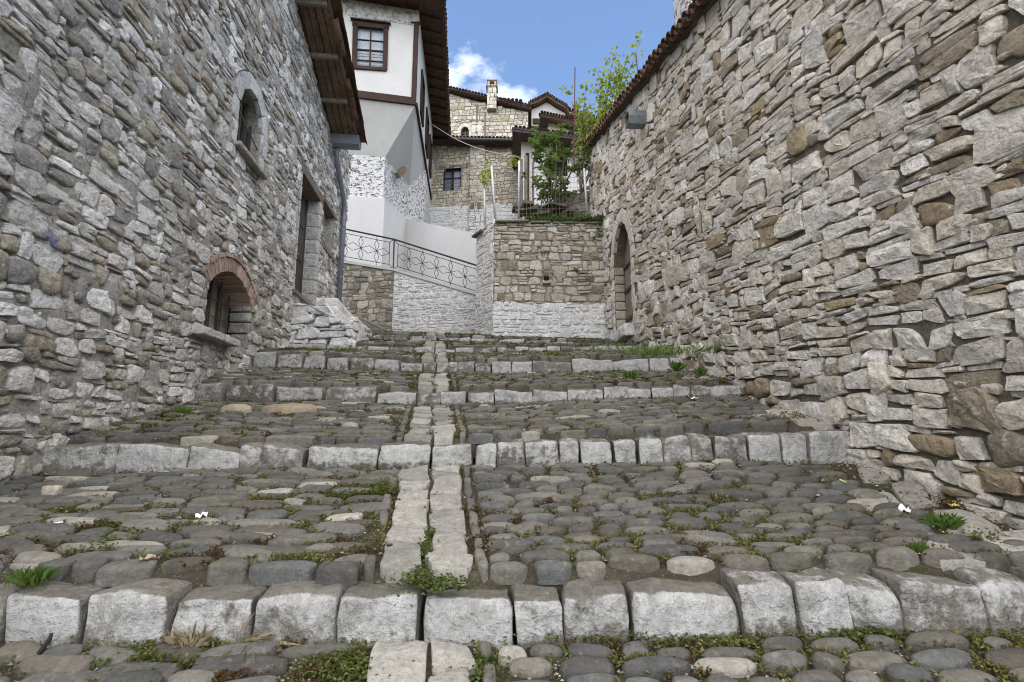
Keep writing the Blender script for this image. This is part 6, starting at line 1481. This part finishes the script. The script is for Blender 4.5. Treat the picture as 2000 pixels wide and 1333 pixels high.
# leafy patches: dense small round leaves
PATCH = []
def patch_obj(name, pts, mat, lsize, kind=None, label=None, cat=None, group=None, flat=.5, hgt=.03):
    B, D = [], []
    for (p, n, sx, sy) in pts:
        b = np.array(p) + np.stack([rng.normal(0, sx, n), rng.normal(0, sy, n), rng.uniform(.5, 1.5, n)*hgt], -1); b[:, 2] += (b[:, 1]-p[1])*.24; b = b[uncovered(b[:, 0], b[:, 1]) | (rng.random(n) < .12)]; n = len(b); B.append(b); D.append(np.stack([rng.normal(0, 1, n), rng.normal(0, 1, n), rng.uniform(.1, flat, n)], -1))
    B, D = np.concatenate(B), np.concatenate(D); n = len(B)
    o = leaves(name, B, D, rng.uniform(.6, 1.3, n)*lsize, rng.uniform(.5, .9, n)*lsize, rng.uniform(.6, 1.35, (n, 1))*np.ones((1, 3)), mat, None, kind=kind, droop=.05)
    if label: tag(o, label, cat, group)
    return o
for (x, y, tr, n, sx, sy, lab) in [(722, 968, 1, 1100, .13, .07, "dense dark green weed patch left of the drainage slabs"), (600, 982, 1, 500, .14, .05, "thin weed patch in the middle of the near left tread"), (828, 1095, 1, 600, .022, .16, "weeds growing in the joint between the two slab rows"), (845, 1152, 1, 420, .07, .035, "weeds spilling over the lowest kerb at the slabs"),
                                   (700, 1315, 0, 700, .10, .05, "leafy weeds at the bottom edge left of the slabs"), (930, 1315, 0, 350, .05, .05, "weed patch right of the slabs at the bottom edge"), (250, 1300, 0, 500, .16, .05, "broad-leaved weeds below the lowest kerb, left side"), (1350, 1255, 0, 500, .24, .04, "long weed patch below the lowest kerb, right side"),
                                   (1690, 1240, 0, 600, .10, .04, "dark weed clump below the lowest kerb near the right edge"), (300, 1035, 1, 500, .16, .05, "scattered weeds on the near left tread by the wall"), (200, 1070, 1, 260, .08, .04, "small weed cluster far left on the near tread"), (1380, 890, 1, 700, .30, .02, "moss line along the foot of the second kerb"),
                                   (900, 790, 2, 250, .05, .12, "weeds beside the slabs on the second tread"), (890, 760, 3, 160, .04, .07, "weeds beside the slabs above the third kerb"), (1200, 1200, 0, 0, 0, 0, ""), (1560, 1050, 1, 400, .25, .12, "thin weeds between the cobbles of the near right tread")]:
    if n: PATCH.append((sp(x, y, tr), int(n*1.4), sx*1.15, sy*1.15))
patch_obj("weeds", PATCH, M['weed'], .022, "stuff")["label"] = "leafy weed patches between slabs, cobbles and kerbs"
# moss and seedlings everywhere in the joints
B = []
N_ = 420000; xx = rng.uniform(-4.6, 2.9, N_); yy = 2.0 + 10.5*rng.random(N_)**1.7
m = (xx > XL(yy) + .05) & (xx < XR(yy) - .02) & (np.abs(xx - XC(yy)) > .02)
xx, yy = xx[m], yy[m]; p3 = np.stack([xx, yy, xx*0], -1); k = fbm(p3, 1.6, 71, 3)*.8 + fbm(p3, 6.5, 72, 2)*.7; dens = np.clip((k + .16)*2.5, .08, 1); m = rng.random(len(xx)) < dens; xx, yy = xx[m], yy[m]
zz = Gany(xx, yy); tr_ = tread_of(xx, yy); kd = np.array([float(0)]*len(xx))
dk_ = np.full(len(xx), 9.0)
for i in range(len(ST)): dd = yy - yk(i, xx); dk_ = np.where((dd > 0) & (dd < dk_), dd, dk_)
m = (dk_ > .2) & uncovered(xx, yy); xx, yy, zz = xx[m], yy[m], zz[m]; n = len(xx); B = np.stack([xx, yy, zz + rng.uniform(.0, .030, n)], -1); D = np.stack([rng.normal(0, 1, n), rng.normal(0, 1, n), rng.uniform(.1, .9, n)], -1)
hue = np.where(fbm(np.stack([xx, yy, xx*0], -1), 4.5, 90, 2)[:, None] + rng.normal(0, .15, (n, 1)) > .28, np.array([[.62, .30, .38]]), np.array([[1, 1, 1]])); sc_l = (.013 + .0028*yy)
o = leaves("moss", B, D, sc_l*rng.uniform(.6, 1.4, n), sc_l*rng.uniform(.4, .8, n), hue*rng.uniform(.55, 1.35, (n, 1)), M['moss'], None, kind="stuff"); o["label"] = "moss and tiny seedlings filling the joints of the cobbles"
# gravel crumbs in the joints
gN = 9000; xx = rng.uniform(-4.2, 2.8, gN); yy = 2.0 + 7*rng.random(gN)**1.6; m = (xx > XL(yy)+.05) & (xx < XR(yy)-.02) & uncovered(xx, yy) & (np.min([np.where(yy - yk(i, xx) > -.02, yy - yk(i, xx), 9.) for i in range(len(ST))], axis=0) > .24); xx, yy = xx[m], yy[m]; zz = Gany(xx, yy); n = len(xx)
oc = np.array([[1,0,0],[0,1,0],[-1,0,0],[0,-1,0],[0,0,.7],[0,0,-.7]]); of = np.array([[0,1,4],[1,2,4],[2,3,4],[3,0,4],[1,0,5],[2,1,5],[3,2,5],[0,3,5]])
r_ = rng.uniform(.004, .013, (n, 1, 1)); V = np.stack([xx, yy, zz + .004], -1)[:, None] + oc[None]*r_*rng.uniform(.6, 1.4, (n, 6, 3)); T = (of[None] + (np.arange(n)*6)[:, None, None]).reshape(-1, 3)
o = ob("gravel", mesh_np("gravel", V.reshape(-1, 3), None, T, False, np.repeat(np.array([srgb(176, 168, 155)])*rng.uniform(.6, 1.1, (n, 1)), 6, 0), 0.0), M['slab'], None, "stuff"); o["label"] = "stone crumbs and gravel in the joints"
# dry grass, twig, litter
p = sp(370, 1262, 0); grass_obj("dry_grass_tuft", [(p, 90, .14, .03)], M['drygrass'], None, None, .003, "straw-coloured dry grass tuft against the lowest kerb", "grass tuft")
p = sp(480, 1262, 0); b = np.array(p) + np.array([0, 0, .02]); B = b + rng.normal(0, .03, (26, 3))*np.array([1, .6, .2]); D = np.stack([rng.normal(.6, .6, 26), rng.normal(-.3, .3, 26), rng.uniform(-.1, .2, 26)], -1); tag(leaves("dry_grass_tuft", B, D, rng.uniform(.1, .25, 26), .003, np.ones((26, 3)), M['drygrass']), "flattened dry straw lying below the lowest kerb", "grass tuft")
a, b = Vector(sp(72, 1285, 0)), P(100, 1238, 2.33); tag(limb(wob(a, b, 5, .004), .012, .007).build("twig", M['twig'], None, True), "dark broken twig leaning on the lowest kerb, far left", "twig")
def scrap(name, px, py, tr, sx, sy, mat, label, cat, amp=.01, lift=.045, rz=0.3, n=7):
    c = sp(px, py, tr); u = np.linspace(-1, 1, n); U, Vv = np.meshgrid(u, u, indexing='ij'); rd = np.sqrt(U**2+Vv**2); x = U*sx*(1 - .18*Vv**2); y = Vv*sy*(1 - .15*U**2)
    z = amp*(fbm(np.stack([U*1.5, Vv*1.5, U*0 + px], -1), 1.2, 3, 3)*2) + lift + y*.24; cs, sn = math.cos(rz), math.sin(rz)
    i = (np.arange(n-1)[:, None]*n + np.arange(n-1)[None]).ravel(); me = mesh_np(name, np.stack([c[0] + x*cs - y*sn, c[1] + x*sn + y*cs, c[2] + z], -1).reshape(-1, 3), np.stack([i, i+n, i+n+1, i+1], -1)); o = ob(name, me, mat); md = o.modifiers.new("thickness", 'SOLIDIFY'); md.thickness = .0015; tag(o, label, cat); return o
scrap("paper_scrap", 1770, 1013, 1, .032, .026, M['paper'], "crumpled white paper on the cobbles near the right wall", "litter", .022, .06)
scrap("paper_scrap", 392, 1022, 1, .030, .022, M['paper'], "small white tissue on the near left tread", "litter", .018, .055, .8)
scrap("paper_scrap", 1358, 787, 2, .05, .03, M['paper'], "tiny white scrap on the second tread, right side", "litter", .015, .06)
scrap("green_tag", 1648, 954, 1, .007, .028, M['greenplastic'], "bright green plastic strip on the near right tread", "litter", .004, .06, .2)
scrap("wrapper", 1866, 1001, 1, .026, .010, M['yellowplastic'], "yellow wrapper on the pale slabs by the right wall", "litter", .008, .05, -.5)
scrap("dead_leaf", 287, 1108, 1, .034, .013, M['deadleaf'], "curled brown dead leaf on the near left tread", "leaf", .014, .055, .7)
c = Vector(sp(110, 1037, 1)); tag(MB().tube([c + Vector((-.02, 0, .05)), c + Vector((.02, .012, .055))], .004, 8).build("cigarette_end", M['paper'], None, True), "white cigarette end on the near left tread", "litter")
c = Vector(sp(760, 1081, 1)); tag(MB().tube([c + Vector((-.014, 0, .05)), c + Vector((.014, .004, .05))], .007, 8).build("lighter_cap", M['iron'], None, True), "small dark cap lying on the left slab row", "litter")
# plastic cup by the wall
cp = sp(1640, 832, 2); mb = MB(); base = Vector(cp) + Vector((0, 0, .03)); n = 14
prof = [(.045, .0), (.047, .012), (.056, .09), (.062, .115), (.058, .12), (.035, .15), (.012, .155)]
for i in range(len(prof)-1):
    for k in range(n):
        a, b = 2*math.pi*k/n, 2*math.pi*(k+1)/n; mb.poly([base + Vector((r*math.cos(t), r*math.sin(t), z)) for (r, z), t in ((prof[i], a), (prof[i], b), (prof[i+1], b), (prof[i+1], a))])
tag(mb.build("plastic_cup", M['plastic'], None, True), "crushed clear plastic cup at the right end of the second kerb", "cup")
c = sp(100, 975, 1); Vb, Qb, D = block((.045, .035, .035), .02, rng, .012); tag(ob("loose_stone", mesh_np("loose_stone", Vb + np.array(c) + np.array([0, 0, .06]), Qb, None, True, srgb(176, 166, 150), 0.0), M['slab']), "pale loose stone lying on the far left of the near tread", "stone")
